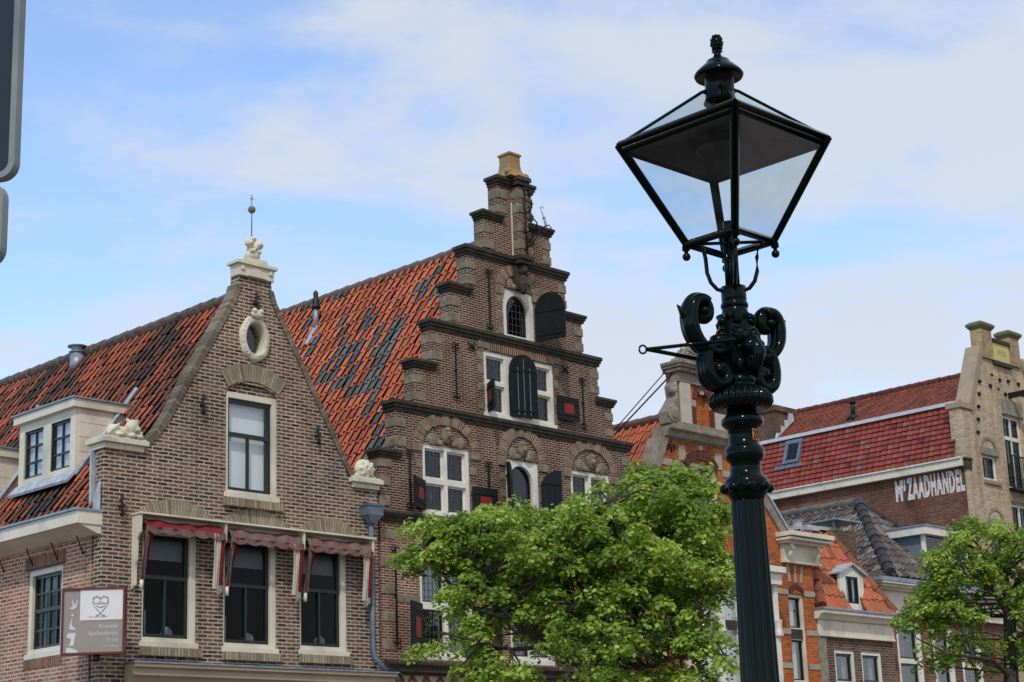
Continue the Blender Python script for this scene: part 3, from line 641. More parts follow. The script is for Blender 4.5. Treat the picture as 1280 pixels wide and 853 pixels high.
    for i, x in enumerate(bounds):
        E_ = F.sub(x, 0, 0, (0, -1, 0), (1, 0, 0))
        c.prism(E_, [(0, 6.3), (.23, 6.3), (.22, 6.02), (.14, 5.92), (.13, 5.6), (.1, 5.52), (.1, 5.22), (.0, 5.16)], -.022, .022)
    c.box(F, .52, 5.4, -.26, -.0, 6.3, 6.33)
    c.box(F, .54, 5.38, -.05, -.0, 6.2, 6.3); c.build('awning_case', M_cream, root, bevel=.004)
    for i in range(3):
        a, b_ = bounds[i] + .05, bounds[i + 1] - .07; n = 40; top_, rows = [], []
        c = MB()
        for k, (yy, zz_, sg) in enumerate(((-.06, 6.27, 0), (-.14, 6.26, .01), (-.22, 6.2, .02), (-.3, 6.1 - .03 * (i > 0), .006))):
            rows.append([(a + (b_ - a) * j / n, yy - (.02 * sin(j * .8 + k) * (k > 0)), zz_ - sg * sin(j * .5 + i) - (.03 * sin(j / n * pi) if k < 3 else 0)) for j in range(n + 1)])
        c.grid(F, rows); aw = c.build('awning', M_fab if i == 0 else M_fabp, root, recalc=False)
        c = MB(); zt_ = 6.1 - .03 * (i > 0); rows = []
        for k in range(4):
            rows.append([(a + (b_ - a) * j / n, -.3 - .012 * sin(j * .7 + i) - .006 * k, zt_ + .012 - k * (.026 + .014 * abs(sin(j * pi / 8)))) for j in range(n + 1)])
        c.grid(F, rows); c.build('valance', M_fabp, aw, recalc=False)
        for sx_, x in ((1, a), (-1, b_)):
            for nm, mat, o0, o1, zb_ in (('side_drape', M_fabp if sx_ > 0 else M_fab, 0, .085 if sx_ > 0 else .1, 5.3), ('drape_lining', M_fab if sx_ > 0 else M_fabw, .07, .15 if sx_ > 0 else .22, 5.62 if sx_ > 0 else 5.24)):
                c = MB(); rows = []
                for k in range(9):
                    z = zt_ - (zt_ - zb_) * k / 8
                    rows.append([(x + sx_ * (o0 + (o1 - o0) * j / 6 * (1 - .25 * k / 8)) + .012 * sin(j * 2.1 + k * .5), -.29 + .2 * k / 8 * (.4 if sx_ < 0 else .8) - .03 * (j % 2), z) for j in range(7)])
                c.grid(F, rows, sm=False); c.build(nm, mat, aw, recalc=False)
            c = MB(); c.tube(F, [(x + sx_ * .03, -.14, 5.3), (x + sx_ * .03, -.14, 5.16)], .03, 10); c.tube(F, [(x + sx_ * .03, -.14, 5.22), (x + sx_ * .03, 0, 5.22)], .012, 6); c.build('awning_arm', M_cream, aw)
left_house()

# sign on the corner
def hanging_sign():
    F = H
    def ray(px, py): return Fw * 2264 + R2 * (px - 640) - U2 * (py - 426.5)
    # board stands at 45 degrees off the corner, facing the street
    o = F(-.28, -.28, 0); X = Vector((cos(radians(2)), sin(radians(2)), 0)); Y = Vector((-X.y, X.x, 0)); G = Fr((o.x, o.y, 0), X, Y, Zd)
    root = thing('hanging_sign', 'square beige and white sign box with heart logo on the house corner', 'sign', G(0, 0, 4.3))
    G = Fr(G.o + X * .06 - Zd * .12, X, Y, Zd); x0, x1, z0, z1 = -.53, .4, 4.24, 5.22
    b = MB(); b.box(G, x0 + .02, x1 - .02, -.04, .08, z0 + .02, z1 - .02); b.build('board', plain('taupe sign face', '#8c8279', .4, .08, 3), root)
    b = MB()
    for q in ((x0, x1, z0, z0 + .03), (x0, x1, z1 - .03, z1), (x0, x0 + .03, z0 + .03, z1 - .03), (x1 - .03, x1, z0 + .03, z1 - .03)): b.box(G, q[0], q[1], -.065, .1, q[2], q[3])
    b.build('frame', plain('dark red paint', '#5c1f1f', .4, .1, 5), root)
    b = MB(); b.box(G, x0 + .27, x1 - .03, -.048, -.042, z0 + .5, z1 - .03); b.build('white_panel', plain('white sign face', '#cfcbc6', .4, .04, 3), root)
    c = MB(); cx, cz = -.02 + .06, z1 - .26; r = .052
    for s in (-1, 1):
        c.tube(G, [(cx + s * .055 + r * cos(a * pi / 9), -.052, cz + .07 + r * sin(a * pi / 9)) for a in range(19)], .006, 6)
        c.tube(G, [(cx, -.052, cz + .1), (cx + s * .05, -.052, cz + .14), (cx + s * .11, -.052, cz + .11), (cx + s * .115, -.052, cz + .04), (cx + s * .08, -.052, cz - .03), (cx, -.052, cz - .12), (cx - s * .04, -.052, cz - .15), (cx - s * .06, -.052, cz - .15), (cx - s * .055, -.052, cz - .17)], .007, 6)
    c.tube(G, [(cx - .06, -.052, cz - .01), (cx, -.052, cz - .035), (cx + .06, -.052, cz - .01)], .008, 6)
    c.tube(G, [(cx - .05, -.052, cz + .04), (cx, -.052, cz + .015), (cx + .05, -.052, cz + .04)], .006, 6)
    c.build('heart_logo', plain('grey print', '#b0aaa5', .5), root)
    pale = plain('pale print', '#c9c8c4', .5)
    c = MB()   # pale pictures of the left strip
    c.prism(G, [(x0 + .1, z1 - .3), (x0 + .16, z1 - .27), (x0 + .15, z1 - .16), (x0 + .19, z1 - .25), (x0 + .24, z1 - .15), (x0 + .22, z1 - .28), (x0 + .17, z1 - .32)], -.046, -.042)
    c.prism(G, arc(x0 + .16, z1 - .4, .02, .02, 0, 330, 8), -.046, -.042)
    c.prism(G, [(x0 + .12, z1 - .6), (x0 + .13, z1 - .5), (x0 + .16, z1 - .43), (x0 + .15, z1 - .55), (x0 + .23, z1 - .62), (x0 + .14, z1 - .61)], -.046, -.042)
    c.prism(G, [(x0 + .08, z1 - .72), (x0 + .1, z1 - .66), (x0 + .22, z1 - .66), (x0 + .2, z1 - .74), (x0 + .19, z1 - .84), (x0 + .12, z1 - .85), (x0 + .15, z1 - .75)], -.046, -.042)
    c.prism(G, [(x0 + .08, z1 - .88), (x0 + .13, z1 - .87), (x0 + .25, z1 - .92), (x0 + .23, z1 - .96), (x0 + .15, z1 - .97), (x0 + .08, z1 - .94)], -.046, -.042)
    c.build('figure_print', pale, root)
    for i, (t, s, z) in enumerate((('Emotiek', .085, 4.62), ('Spelenderuit', .085, 4.52), ('Enzo', .085, 4.42), ('www.ehs.nl', .045, 4.34))): text(t, G, x1 - .1, -.043, z, s, pale, root, right=True)
    text('hart voor kinderen', G, x0 + .4, -.05, 4.78, .035, bpy.data.materials['grey print'], root)
    b = MB(); b.tube(G, [(0, .08, 4.3), (.16, .35, 4.3)], .025, 8); b.tube(G, [(0, .08, 5.1), (.16, .35, 5.1)], .025, 8); b.tube(G, [(-.02, .02, 4.24), (-.02, .02, 4.14)], .05, 10); b.build('bracket', M_iron, root)
def text(s, F, x, y, z, size, mat, parent, right=False, ext=.002, width=None, height=None, off=0, name='lettering', bold=0, sp=1):
    cu = bpy.data.curves.new('t', 'FONT'); cu.body = s; cu.size = size; cu.extrude = 0; cu.offset = bold; cu.space_character = sp; cu.resolution_u = 3
    if right: cu.align_x = 'RIGHT'
    tmp = bpy.data.objects.new('t', cu); S.collection.objects.link(tmp); bpy.context.view_layer.update()
    me = bpy.data.meshes.new_from_object(tmp.evaluated_get(bpy.context.evaluated_depsgraph_get())); bpy.data.objects.remove(tmp)
    xs = [v.co.x for v in me.vertices]; ys = [v.co.y for v in me.vertices]; sx = sy = 1; ox = oy = 0
    if width: sx = width / (max(xs) - min(xs)); ox = -min(xs)
    if height: sy = height / (max(ys) - min(ys)); oy = -min(ys)
    b = MB()
    for p in me.polygons:
        b.face(F, [(x + (me.vertices[i].co.x + ox) * sx, y - ext, z + (me.vertices[i].co.y + oy) * sy) for i in p.vertices])
    ed = {}
    for p in me.polygons:
        for e in p.edge_keys: ed[e] = ed.get(e, 0) + 1
    for e, k in ed.items():
        if k == 1:
            a, c = [me.vertices[i].co for i in e]
            P_ = lambda v, yy: (x + (v.x + ox) * sx, yy, z + (v.y + oy) * sy)
            b.face(F, [P_(a, y - ext), P_(c, y - ext), P_(c, y + .001), P_(a, y + .001)])
    return b.build(name, mat, parent)
hanging_sign()

# ================================================================== STEPPED GABLE HOUSE
def step_house():
    F = H
    root = thing('stepped_gable_house', 'tall dark brick house with stepped gable, black shutters with red panels and orange pantile roof', 'house', F(5.66, 0, 0))
    Ls_ = [5.72, 6.11, 6.6, 7.06, 7.57, 8.05, 8.56, 8.99]; Rs = [13.0, 12.62, 12.15, 11.76, 11.33, 10.87, 10.46, 9.96]
    Tp = [7.9, 8.83, 9.68, 10.5, 11.32, 12.15, 12.98, 13.78]
    po = [(Ls_[0], 6.84), (Rs[0], 6.84)]
    for i in range(8):
        po += [(Rs[i], Tp[i])] + ([(Rs[i + 1], Tp[i])] if i < 7 else [])
    for i in range(7, -1, -1):
        po += [(Ls_[i], Tp[i])] + ([(Ls_[i], Tp[i - 1])] if i > 0 else [])
    po2 = [];
    for p in po:
        if not po2 or (abs(p[0] - po2[-1][0]) + abs(p[1] - po2[-1][1])) > 1e-4: po2.append(p)
    W1 = (9.03, 9.92, 10.6, 11.59); W2 = (8.44, 10.42, 8.98, 10.23); W3 = (6.77, 7.98, 6.92, 8.22); W4 = (8.95, 9.87, 6.92, 8.19); W5 = (10.8, 11.98, 6.92, 8.19)
    ups = [W1, W2, W3, W4, W5]
    b = MB(); b.prism(F, po2, 0, .28, [rect(*q) for q in ups])
    b.build('gable', B_step, root)
    lows = [(6.65, 7.98, 4.38, 6.15), (8.95, 10.1, 4.38, 6.15), (10.95, 12.15, 4.38, 6.15)]
    b = MB(); b.prism(F, rect(5.72, 13.0, 0, 6.838), .012, .28, [rect(*q) for q in lows]); b.build('facade', B_steplow, root)
    house_shell(F, root, 5.72, 13.0, 12, 6.6, B_step, (3.3, 6.55))
    fl = MB(); fl.box(F, 7.5, 11.2, .5, 11, 8.7, 8.85); fl.box(F, 7.5, 11.3, 2, 2.05, 6.8, 9); fl.box(F, 8.9, 10.2, 1.2, 1.25, 9, 11.6); fl.build('dark_room_shell', M_shade, root)  # floor and near-black screens, their colour doing the attic's shade
    # caps and bands
    def cap(mb, x0, x1, z, pr=.09, left=True, y1=.3, h=.11):
        mb.piece()
        mb.box(F, x0 - .1 if left else x0, x1, -pr, y1, z, z + h * .55); mb.box(F, x0 - .06 if left else x0, x1 - .02, -pr * .7, y1 - .02, z - h * .45, z); mb.box(F, (x0 - .03) if left else x0, x1 - .04, -pr * .35, y1 - .02, z - h * .9, z - h * .45)
    b = MB()
    for i, full in ((0, 0), (1, 1), (2, 0), (3, 1), (4, 0), (5, 1), (6, 0), (7, 1)):
        z = Tp[i] + .03
        if full: cap(b, Ls_[i], Rs[i] + .09, z, h=.13)
        else:
            cap(b, Ls_[i], Ls_[i + 1] + .12, z); cap(b, Rs[i + 1] - .12, Rs[i] + .1, z, left=False)
    # jog of the bands round the pilaster
    for z in (12.18, 13.81): b.piece(); b.box(F, 9.3, 9.68, -.3, -.1, z, z + .09); b.box(F, 9.32, 9.66, -.26, -.1, z - .08, z)
    b.piece(); b.extr(F, [(0, 6.92), (-.1, 6.9), (-.12, 6.85), (-.09, 6.8), (-.05, 6.76), (-.03, 6.7), (0, 6.7)], 5.73, 13.05)
    b.piece(); b.extr(F, [(0, 4.3), (-.16, 4.28), (-.16, 4.22), (-.1, 4.17), (-.1, 4.1), (-.04, 4.05), (0, 4.05)], 5.75, 13.05)
    b.split('stone_band', M_dstone, root, bevel=.008)
    b = MB(); b.box(F, 9.37, 9.62, -.2, .0, 12.27, 13.7); b.build('pilaster', B_step, root)
    # quoins
    q = MB()
    for i in range(8):
        zb = Tp[i - 1] if i else 6.95; zt = Tp[i]
        for f in ((.3, .68) if i else (.12, .5, .85)):
            z = zb + (zt - zb) * f; h = .17; l_ = .26 + random.uniform(-.03, .03)
            q.box(F, Ls_[i] - .012, Ls_[i] + l_, -.014, .27, z - h / 2, z + h / 2)
            if i: q.box(F, Rs[i] - l_ + .05, Rs[i] + .03, -.014, .27, z - h / 2, z + h / 2)
            else: q.box(F, Rs[i] - .2, Rs[i] + .01, -.014, .27, z - h / 2, z + h / 2)
    for z in (12.5, 12.85, 13.25, 13.55): q.box(F, 9.36, 9.63, -.215, -.0, z - .09, z + .09)
    for z in (12.42, 12.6): q.prism(F, [(9.72, z), (9.86, z), (9.79, z + .16)], -.03, 0)
    z = 4.55
    while z < 6.6: q.box(F, 5.73, 6.05, -.002, .2, z - .08, z + .08); z += .48
    q.box(F, 6.05, 6.65, 0, .2, 5.3, 5.44)
    # blocks beside windows
    for (a, b_, c, d) in (W1,): 
        for z in (10.72, 11.02, 11.35, 11.6): q.box(F, a - .17, a, -.01, .1, z - .08, z + .08)
    for z in (9.15, 9.5, 9.85, 10.1):
        q.box(F, W2[0] - .16, W2[0], -.01, .1, z - .08, z + .08); q.box(F, W2[1], W2[1] + .15, -.01, .1, z - .08, z + .08)
    for (a, b_, c, d) in (W3, W4, W5):
        for z in (7.2, 7.52, 7.84, 8.14): q.box(F, a - .15, a, -.01, .1, z - .075, z + .075); q.box(F, b_, b_ + .17, -.01, .1, z - .075, z + .075)
    q.box(F, 8.3, 8.62, -.012, .1, 10.27, 10.46); q.box(F, 10.4, 10.64, -.012, .1, 10.27, 10.46)
    q.split('stone_quoin', M_stone, root, bevel=.01)
    # flat soldier arch over the wide window
    a = MB(); a.face(F, [(8.6, -.012, 10.25), (10.4, -.012, 10.25), (10.42, -.012, 10.48), (8.58, -.012, 10.48)], uv=[(0, .02), (1.8, .02), (1.84, .5), (-.02, .5)])
    a.build('flat_arch', B_rope, root, recalc=False)
    # round relieving arches with stone voussoirs and carved tympana
    for cx, cz, rx, rz, lo in ((7.39, 8.2, .83, .62, 0), (9.42, 8.18, .66, .68, 0), (11.42, 8.17, .8, .68, 0), (9.46, 11.58, .6, .52, 0)):
        a = MB(); ring_arch(a, F, cx, cz, rx, rz, .2, 0, 180, -.03, .02, 24); ar = a.build('relieving_arch', B_rope, root, recalc=False)
        v = MB()
        for ad in (14, 45, 72, 92, 118, 140, 166):
            pa = [(cx + (rx + .01) * cos(radians(ad + s)), cz + (rz + .01) * sin(radians(ad + s))) for s in (-6, 6)]
            pb = [(cx + (rx - .21) * cos(radians(ad + s)), cz + (rz - .21) * sin(radians(ad + s))) for s in (7, -7)]
            v.prism(F, pa + pb, -.036, .02)
        v.box(F, cx - rx - .02, cx - rx + .19, -.03, .02, cz - .14, cz); v.box(F, cx + rx - .19, cx + rx + .04, -.03, .02, cz - .14, cz)
        v.split('voussoir', M_stone, ar, bevel=.006)
        v = MB(); s_ = (rx - .2) / .6
        v.ball(F, (cx, -.01, cz + .22 * rz / .62), (.1 * s_ + .02, .07, .16), 12, bump=.08)
        for k in (-1, 1): v.ball(F, (cx + k * .33 * s_, .0, cz + .12), (.15 * s_, .045, .12), 10, bump=.12); v.ball(F, (cx + k * .17 * s_, -.03, cz + .06), (.08, .04, .06), 8, bump=.05)
        v.ball(F, (cx, -.09, cz + .22), (.04, .05, .06), 8); v.ball(F, (cx, -.06, cz + .33), (.07, .06, .05), 8, bump=.08)
        v.carve('carved_relief', M_stone, root)
    # windows
    a, b_, c, d = W1
    window(F, root, a, b_, c, d, [(9.14, 9.76, c + .07, d - .1, 1, 1, True)], rec=.02, dep=.16, cas=M_white, sash=M_green, sw=.035, lead=.11, glass=M_glassr)
    a, b_, c, d = W2
    window(F, root, a, b_, c, d, [(a + .09, 9.02, 9.66, d - .09, 1, 1), (a + .09, 9.02, c + .08, 9.58, 1, 1), (9.88, b_ - .09, 9.66, d - .09, 1, 1), (9.88, b_ - .09, c + .08, 9.58, 1, 1), (9.14, 9.76, c + .06, d - .12, 1, 1, True)],
           rec=.02, dep=.12, cas=M_white, sash=M_white, sw=.03, lead=.1, glass=M_glassr, curt=[(a + .1, b_ - .1, 9.6, d - .1), (9.9, b_ - .1, c + .08, 9.55)], cmat=M_paneback, sill=.05)  # grey curtain behind the panes also gives them their sky-grey sheen
    for (a, b_, c, d) in (W3, W5):
        mm = (a + b_) / 2
        window(F, root, a, b_, c, d, [(a + .08, mm - .04, 7.6, d - .08, 1, 1), (mm + .04, b_ - .09, 7.6, d - .08, 1, 1), (a + .08, mm - .04, c + .08, 7.5, 1, 1), (mm + .04, b_ - .09, c + .08, 7.5, 1, 1)],
               rec=.02, dep=.12, cas=M_white, sash=M_white, sw=.03, lead=.11, glass=M_glassr, sill=.04, curt=[(a + .1, b_ - .1, 7.55, d - .1), (a + .1, mm, c + .1, 7.45)], cmat=M_paneback)  # grey sheet added behind the leaded panes to imitate reflected sky
    a, b_, c, d = W4
    window(F, root, a, b_, c, d, [(9.06, 9.72, c + .05, d - .1, 1, 1, True)], rec=.02, dep=.16, cas=M_white, sash=M_green, sw=.035, glass=M_glassr)
    for i, (a, b_, c, d) in enumerate(lows):
        mm = (a + b_) / 2
        window(F, root, a, b_, c, d, [(a + .08, mm - .05, 5.35, d - .08, 1, 1), (mm + .05, b_ - .08, 5.35, d - .08, 1, 1), (a + .08, mm - .05, c + .1, 5.22, 1, 1), (mm + .05, b_ - .08, c + .1, 5.22, 1, 1)],
               rec=.04, dep=.12, cas=M_white, sash=M_green, sw=.03, lead=.1, sill=.04)
    # shutters
    shutter(F, root, 9.93, 10.64, 11.6, .66, 108, red=False, arch=1, left=True, label='arched black hatch shutter swung open beside the top gable window')
    shutter(F, root, 9.12, 9.02, 10.27, .62, 14, red=False, arch=1, y=-.03, label='arched black hatch door standing ajar in the wide window')
    st_ = [o for o in root.children if o.name.startswith('shutter')][-1]; Gs = F.sub(9.12, -.03, 0, (cos(radians(14)), -sin(radians(14)), 0), (sin(radians(14)), cos(radians(14)), 0)); c = MB()
    for xx in (.17, .31, .45): c.box(Gs, xx - .008, xx + .008, -.034, -.026, 9.06, 10.0 + .18 * (xx == .31))
    c.split('cover_strip', M_pipe, st_)
    shutter(F, root, 8.53, 9.02, 9.58, .42, 120, red=True, y=-.02)
    shutter(F, root, 10.44, 9.14, 9.62, .58, 4, red=True, y=-.06, mat=M_blackr)
    shutter(F, root, 6.8, 6.98, 7.52, .56, 152, red=True)
    shutter(F, root, 8.0, 6.96, 7.54, .6, 4, red=True, y=-.05, mat=M_blackr)
    shutter(F, root, 8.99, 6.96, 8.12, .5, 128, red=False, arch=2)
    shutter(F, root, 9.9, 6.96, 8.1, .52, 4, red=False, arch=3, y=-.05, mat=M_blackr)
    shutter(F, root, 12.0, 6.96, 7.54, .5, 5, red=True, y=-.05, mat=M_blackr)
    shutter(F, root, 6.66, 4.42, 5.3, .6, 150, red=True)
    shutter(F, root, 8.0, 4.42, 5.3, .6, 4, red=True, y=-.05, mat=M_blackr)
    shutter(F, root, 10.12, 4.42, 5.3, .6, 4, red=True, y=-.05, mat=M_blackr)
    shutter(F, root, 12.17, 4.42, 5.3, .6, 4, red=True, y=-.05, mat=M_blackr)
    for x, z0, z1 in ((8.62, 10.72, 11.82), (7.66, 9.22, 10.18), (11.24, 9.1, 10.05), (6.42, 7.02, 8.0), (8.45, 7.32, 8.0), (10.4, 7.2, 8.0), (12.35, 7.1, 8.1), (6.03, 4.62, 6.22), (8.5, 4.7, 6.2)): anchor(F, root, x, z0, z1)
    for x, z in ((8.1, 10.25), (10.75, 10.2)):
        c = MB(); c.tube(F, [(x - .09, -.03, z - .07), (x + .09, -.03, z + .07)], .016, 6); c.tube(F, [(x - .09, -.03, z + .07), (x + .09, -.03, z - .07)], .016, 6); c.ball(F, (x, -.04, z), .03, 6); c.build('wall_anchor', M_iron, root)
    # lion head corbel, curled iron hoist work, pinnacle
    c = MB(); c.ball(F, (9.5, -.12, 12.0), (.11, .12, .13), 10, bump=.1); c.prism(F, [(9.36, 11.6), (9.62, 11.6), (9.68, 12.06), (9.3, 12.06)], -.1, 0); c.ball(F, (9.5, -.12, 11.72), (.1, .1, .22), 10, bump=.05)
    c.build('corbel_head', M_dstone, root)
    c = MB()
    c.tube(F, [(9.52, -.25, 12.28), (9.52, -.25, 13.7)], .015, 6)
    c.tube(F, [(9.52, -.26, 12.42), (9.62, -.5, 12.66), (9.72, -.62, 12.86), (9.7, -.6, 13.02), (9.66, -.58, 12.98)], .013, 6)
    c.tube(F, [(9.52, -.26, 12.75), (9.62, -.48, 12.78), (9.74, -.68, 12.84), (9.76, -.72, 12.76)], .013, 6)
    c.tube(F, [(9.7, -.6, 12.86), (9.68, -.56, 13.12), (9.64, -.54, 13.22), (9.7, -.56, 13.25), (9.7, -.58, 13.2)], .008, 5)
    for z, s in ((12.5, 1), (12.78, -1), (13.05, 1), (13.3, -1), (13.55, 1)):
        for sd in (-1, 1): c.tube(F, [(9.52 + sd * .16 * sin(k * .6) * (1 - k / 10), -.27 - .02 * k, z + s * .13 * cos(k * .6) * (1 - k / 10)) for k in range(9)], .015, 5)
    c.tube(F, [(9.52, -.26, 12.5), (9.6, -.42, 12.7), (9.58, -.5, 12.9), (9.52, -.44, 13.0)], .018, 6)
    c.build('iron_ornament', M_iron, root)
    c = MB(); P4 = lambda a, z: [(9.47 + s * a, .1 + t * a, z) for s, t in ((-1, -1), (1, -1), (1, 1), (-1, 1))]
    c.grid(F, [P4(.31, 13.9), P4(.29, 13.95), P4(.21, 14.03), P4(.165, 14.12), P4(.15, 14.25), P4(.15, 14.4), P4(.175, 14.42), P4(.175, 14.45), P4(.14, 14.48)], closed=True, cap=True, sm=False)
    c.ball(F, (9.22, -.1, 14.0), (.1, .06, .08), 8, bump=.1); c.ball(F, (9.72, -.1, 13.98), (.1, .06, .08), 8, bump=.1)
    c.build('pinnacle', M_lichen, root, bevel=.01)
    c = MB(); c.box(F, 9.352, 9.368, -.03, -.0, 12.3, 13.4); c.build('lime_joint', M_stonec, root)
    # decorative lozenge frieze
    c = MB(); c.box(F, 5.75, 13.0, -.0, .012, 3.55, 4.05); fr = c.build('frieze', plain('plaster frieze', '#a5917a', .9, .2, 6), root)
    c = MB(); x = 6.2
    while x < 12.9:
        for s in (-1, 1):
            for o_ in (0, .05): c.prism(F, [(x + s * (-.17) + o_, 3.56), (x + s * -.17 + .03 + o_, 3.56), (x + s * .17 + .03 + o_, 4.04), (x + s * .17 + o_, 4.04)], -.01 - .002 * (s > 0) , .0)
        x += .34
    c.build('lozenge_bricks', plain('red frieze brick', '#5f2f24', .9, .2, 9), fr)
    c = MB(); c.ball(F, (5.98, -.06, 3.9), (.09, .1, .14), 10, bump=.08); c.ball(F, (5.98, -.15, 3.88), .03, 6); ring_arch(c, F, 5.98, 3.9, .17, .2, .04, 0, 180, -.1, 0, 10); c.build('head_corbel', M_dstone, root)
    # roof
    rt = 12.78; cx = 9.45; tn = 1.72; e = 3.75; Lr = hypot(e, e * tn); sx, sz = e / Lr, e * tn / Lr
    R = MB(); T = F.sub(cx - e, 0, rt - e * tn, (0, -1, 0), (sz, 0, -sx), (sx, 0, sz))
    def rn(i, j, c):
        a = sin(c[0] * 1.1 + 2.2) * sin(c[1] * 1.3 + c[0] * .6) + .75 * sin(c[0] * 3.1 + c[1] * 2.3) * sin(c[1] * 2.6 - 1.3 * c[0])
        if (a > .5 and random.random() < .62) or (a > .15 and random.random() < .28) or random.random() < .06: return random.uniform(0, .22)
        return random.uniform(.3, 1)
    tiles(R, T, [(-12, 0), (-.2, 0), (-.2, Lr), (-12, Lr)], w=.23, l=.33, amp=.085, rnd=rn, lip=.035, jit=1.4)
    R.box(T, -12, -.2, .005, .06, 0, Lr, 1, 0)
    T2 = F.sub(cx + e, 0, rt - e * tn, (0, 1, 0), (-sz, 0, -sx), (-sx, 0, sz)); R.box(T2, .2, 12, -.04, .05, 0, Lr, 0, .6)
    ridge(R, F, (cx, .2, rt + .02), (cx, 12, rt + .02), .11, .38, 2)
    R.build('roof', [T_step, M_slab, plain('grey ridge tiles', '#8a6a4f', .9, .3, 10, c2='#7d7262')], root, recalc=False)
    c = MB(); c.prism(F, [(cx - 3.4, 6.9), (cx + 3.4, 6.9), (cx, 12.6)], 11.7, 12); c.build('rear_gable', B_step, root)
    # roof vent on the far side of the slope
    yv = 5.72; xv = cx - .5; zv = rt - .5 * tn
    c = MB(); c.tube(F, [(xv, yv, zv), (xv, yv, zv + .55)], .06, 12); v_ = c.build('roof_vent', M_zinc, root)
    c = MB(); c.lathe(F, [(zv + .5, .09), (zv + .56, .11), (zv + .6, .07), (zv + .7, .09), (zv + .74, .05), (zv + .86, .06), (zv + .92, .02)], 14, cx=xv, cy=yv); c.build('vent_cowl', M_iron, v_)
    c = MB(); c.box(T, -yv - .16, -yv + .16, -.08, -.05, (Lr - .5 / sx) - .42, (Lr - .5 / sx) + .12); c.build('lead_apron', M_lead, v_)
step_house()
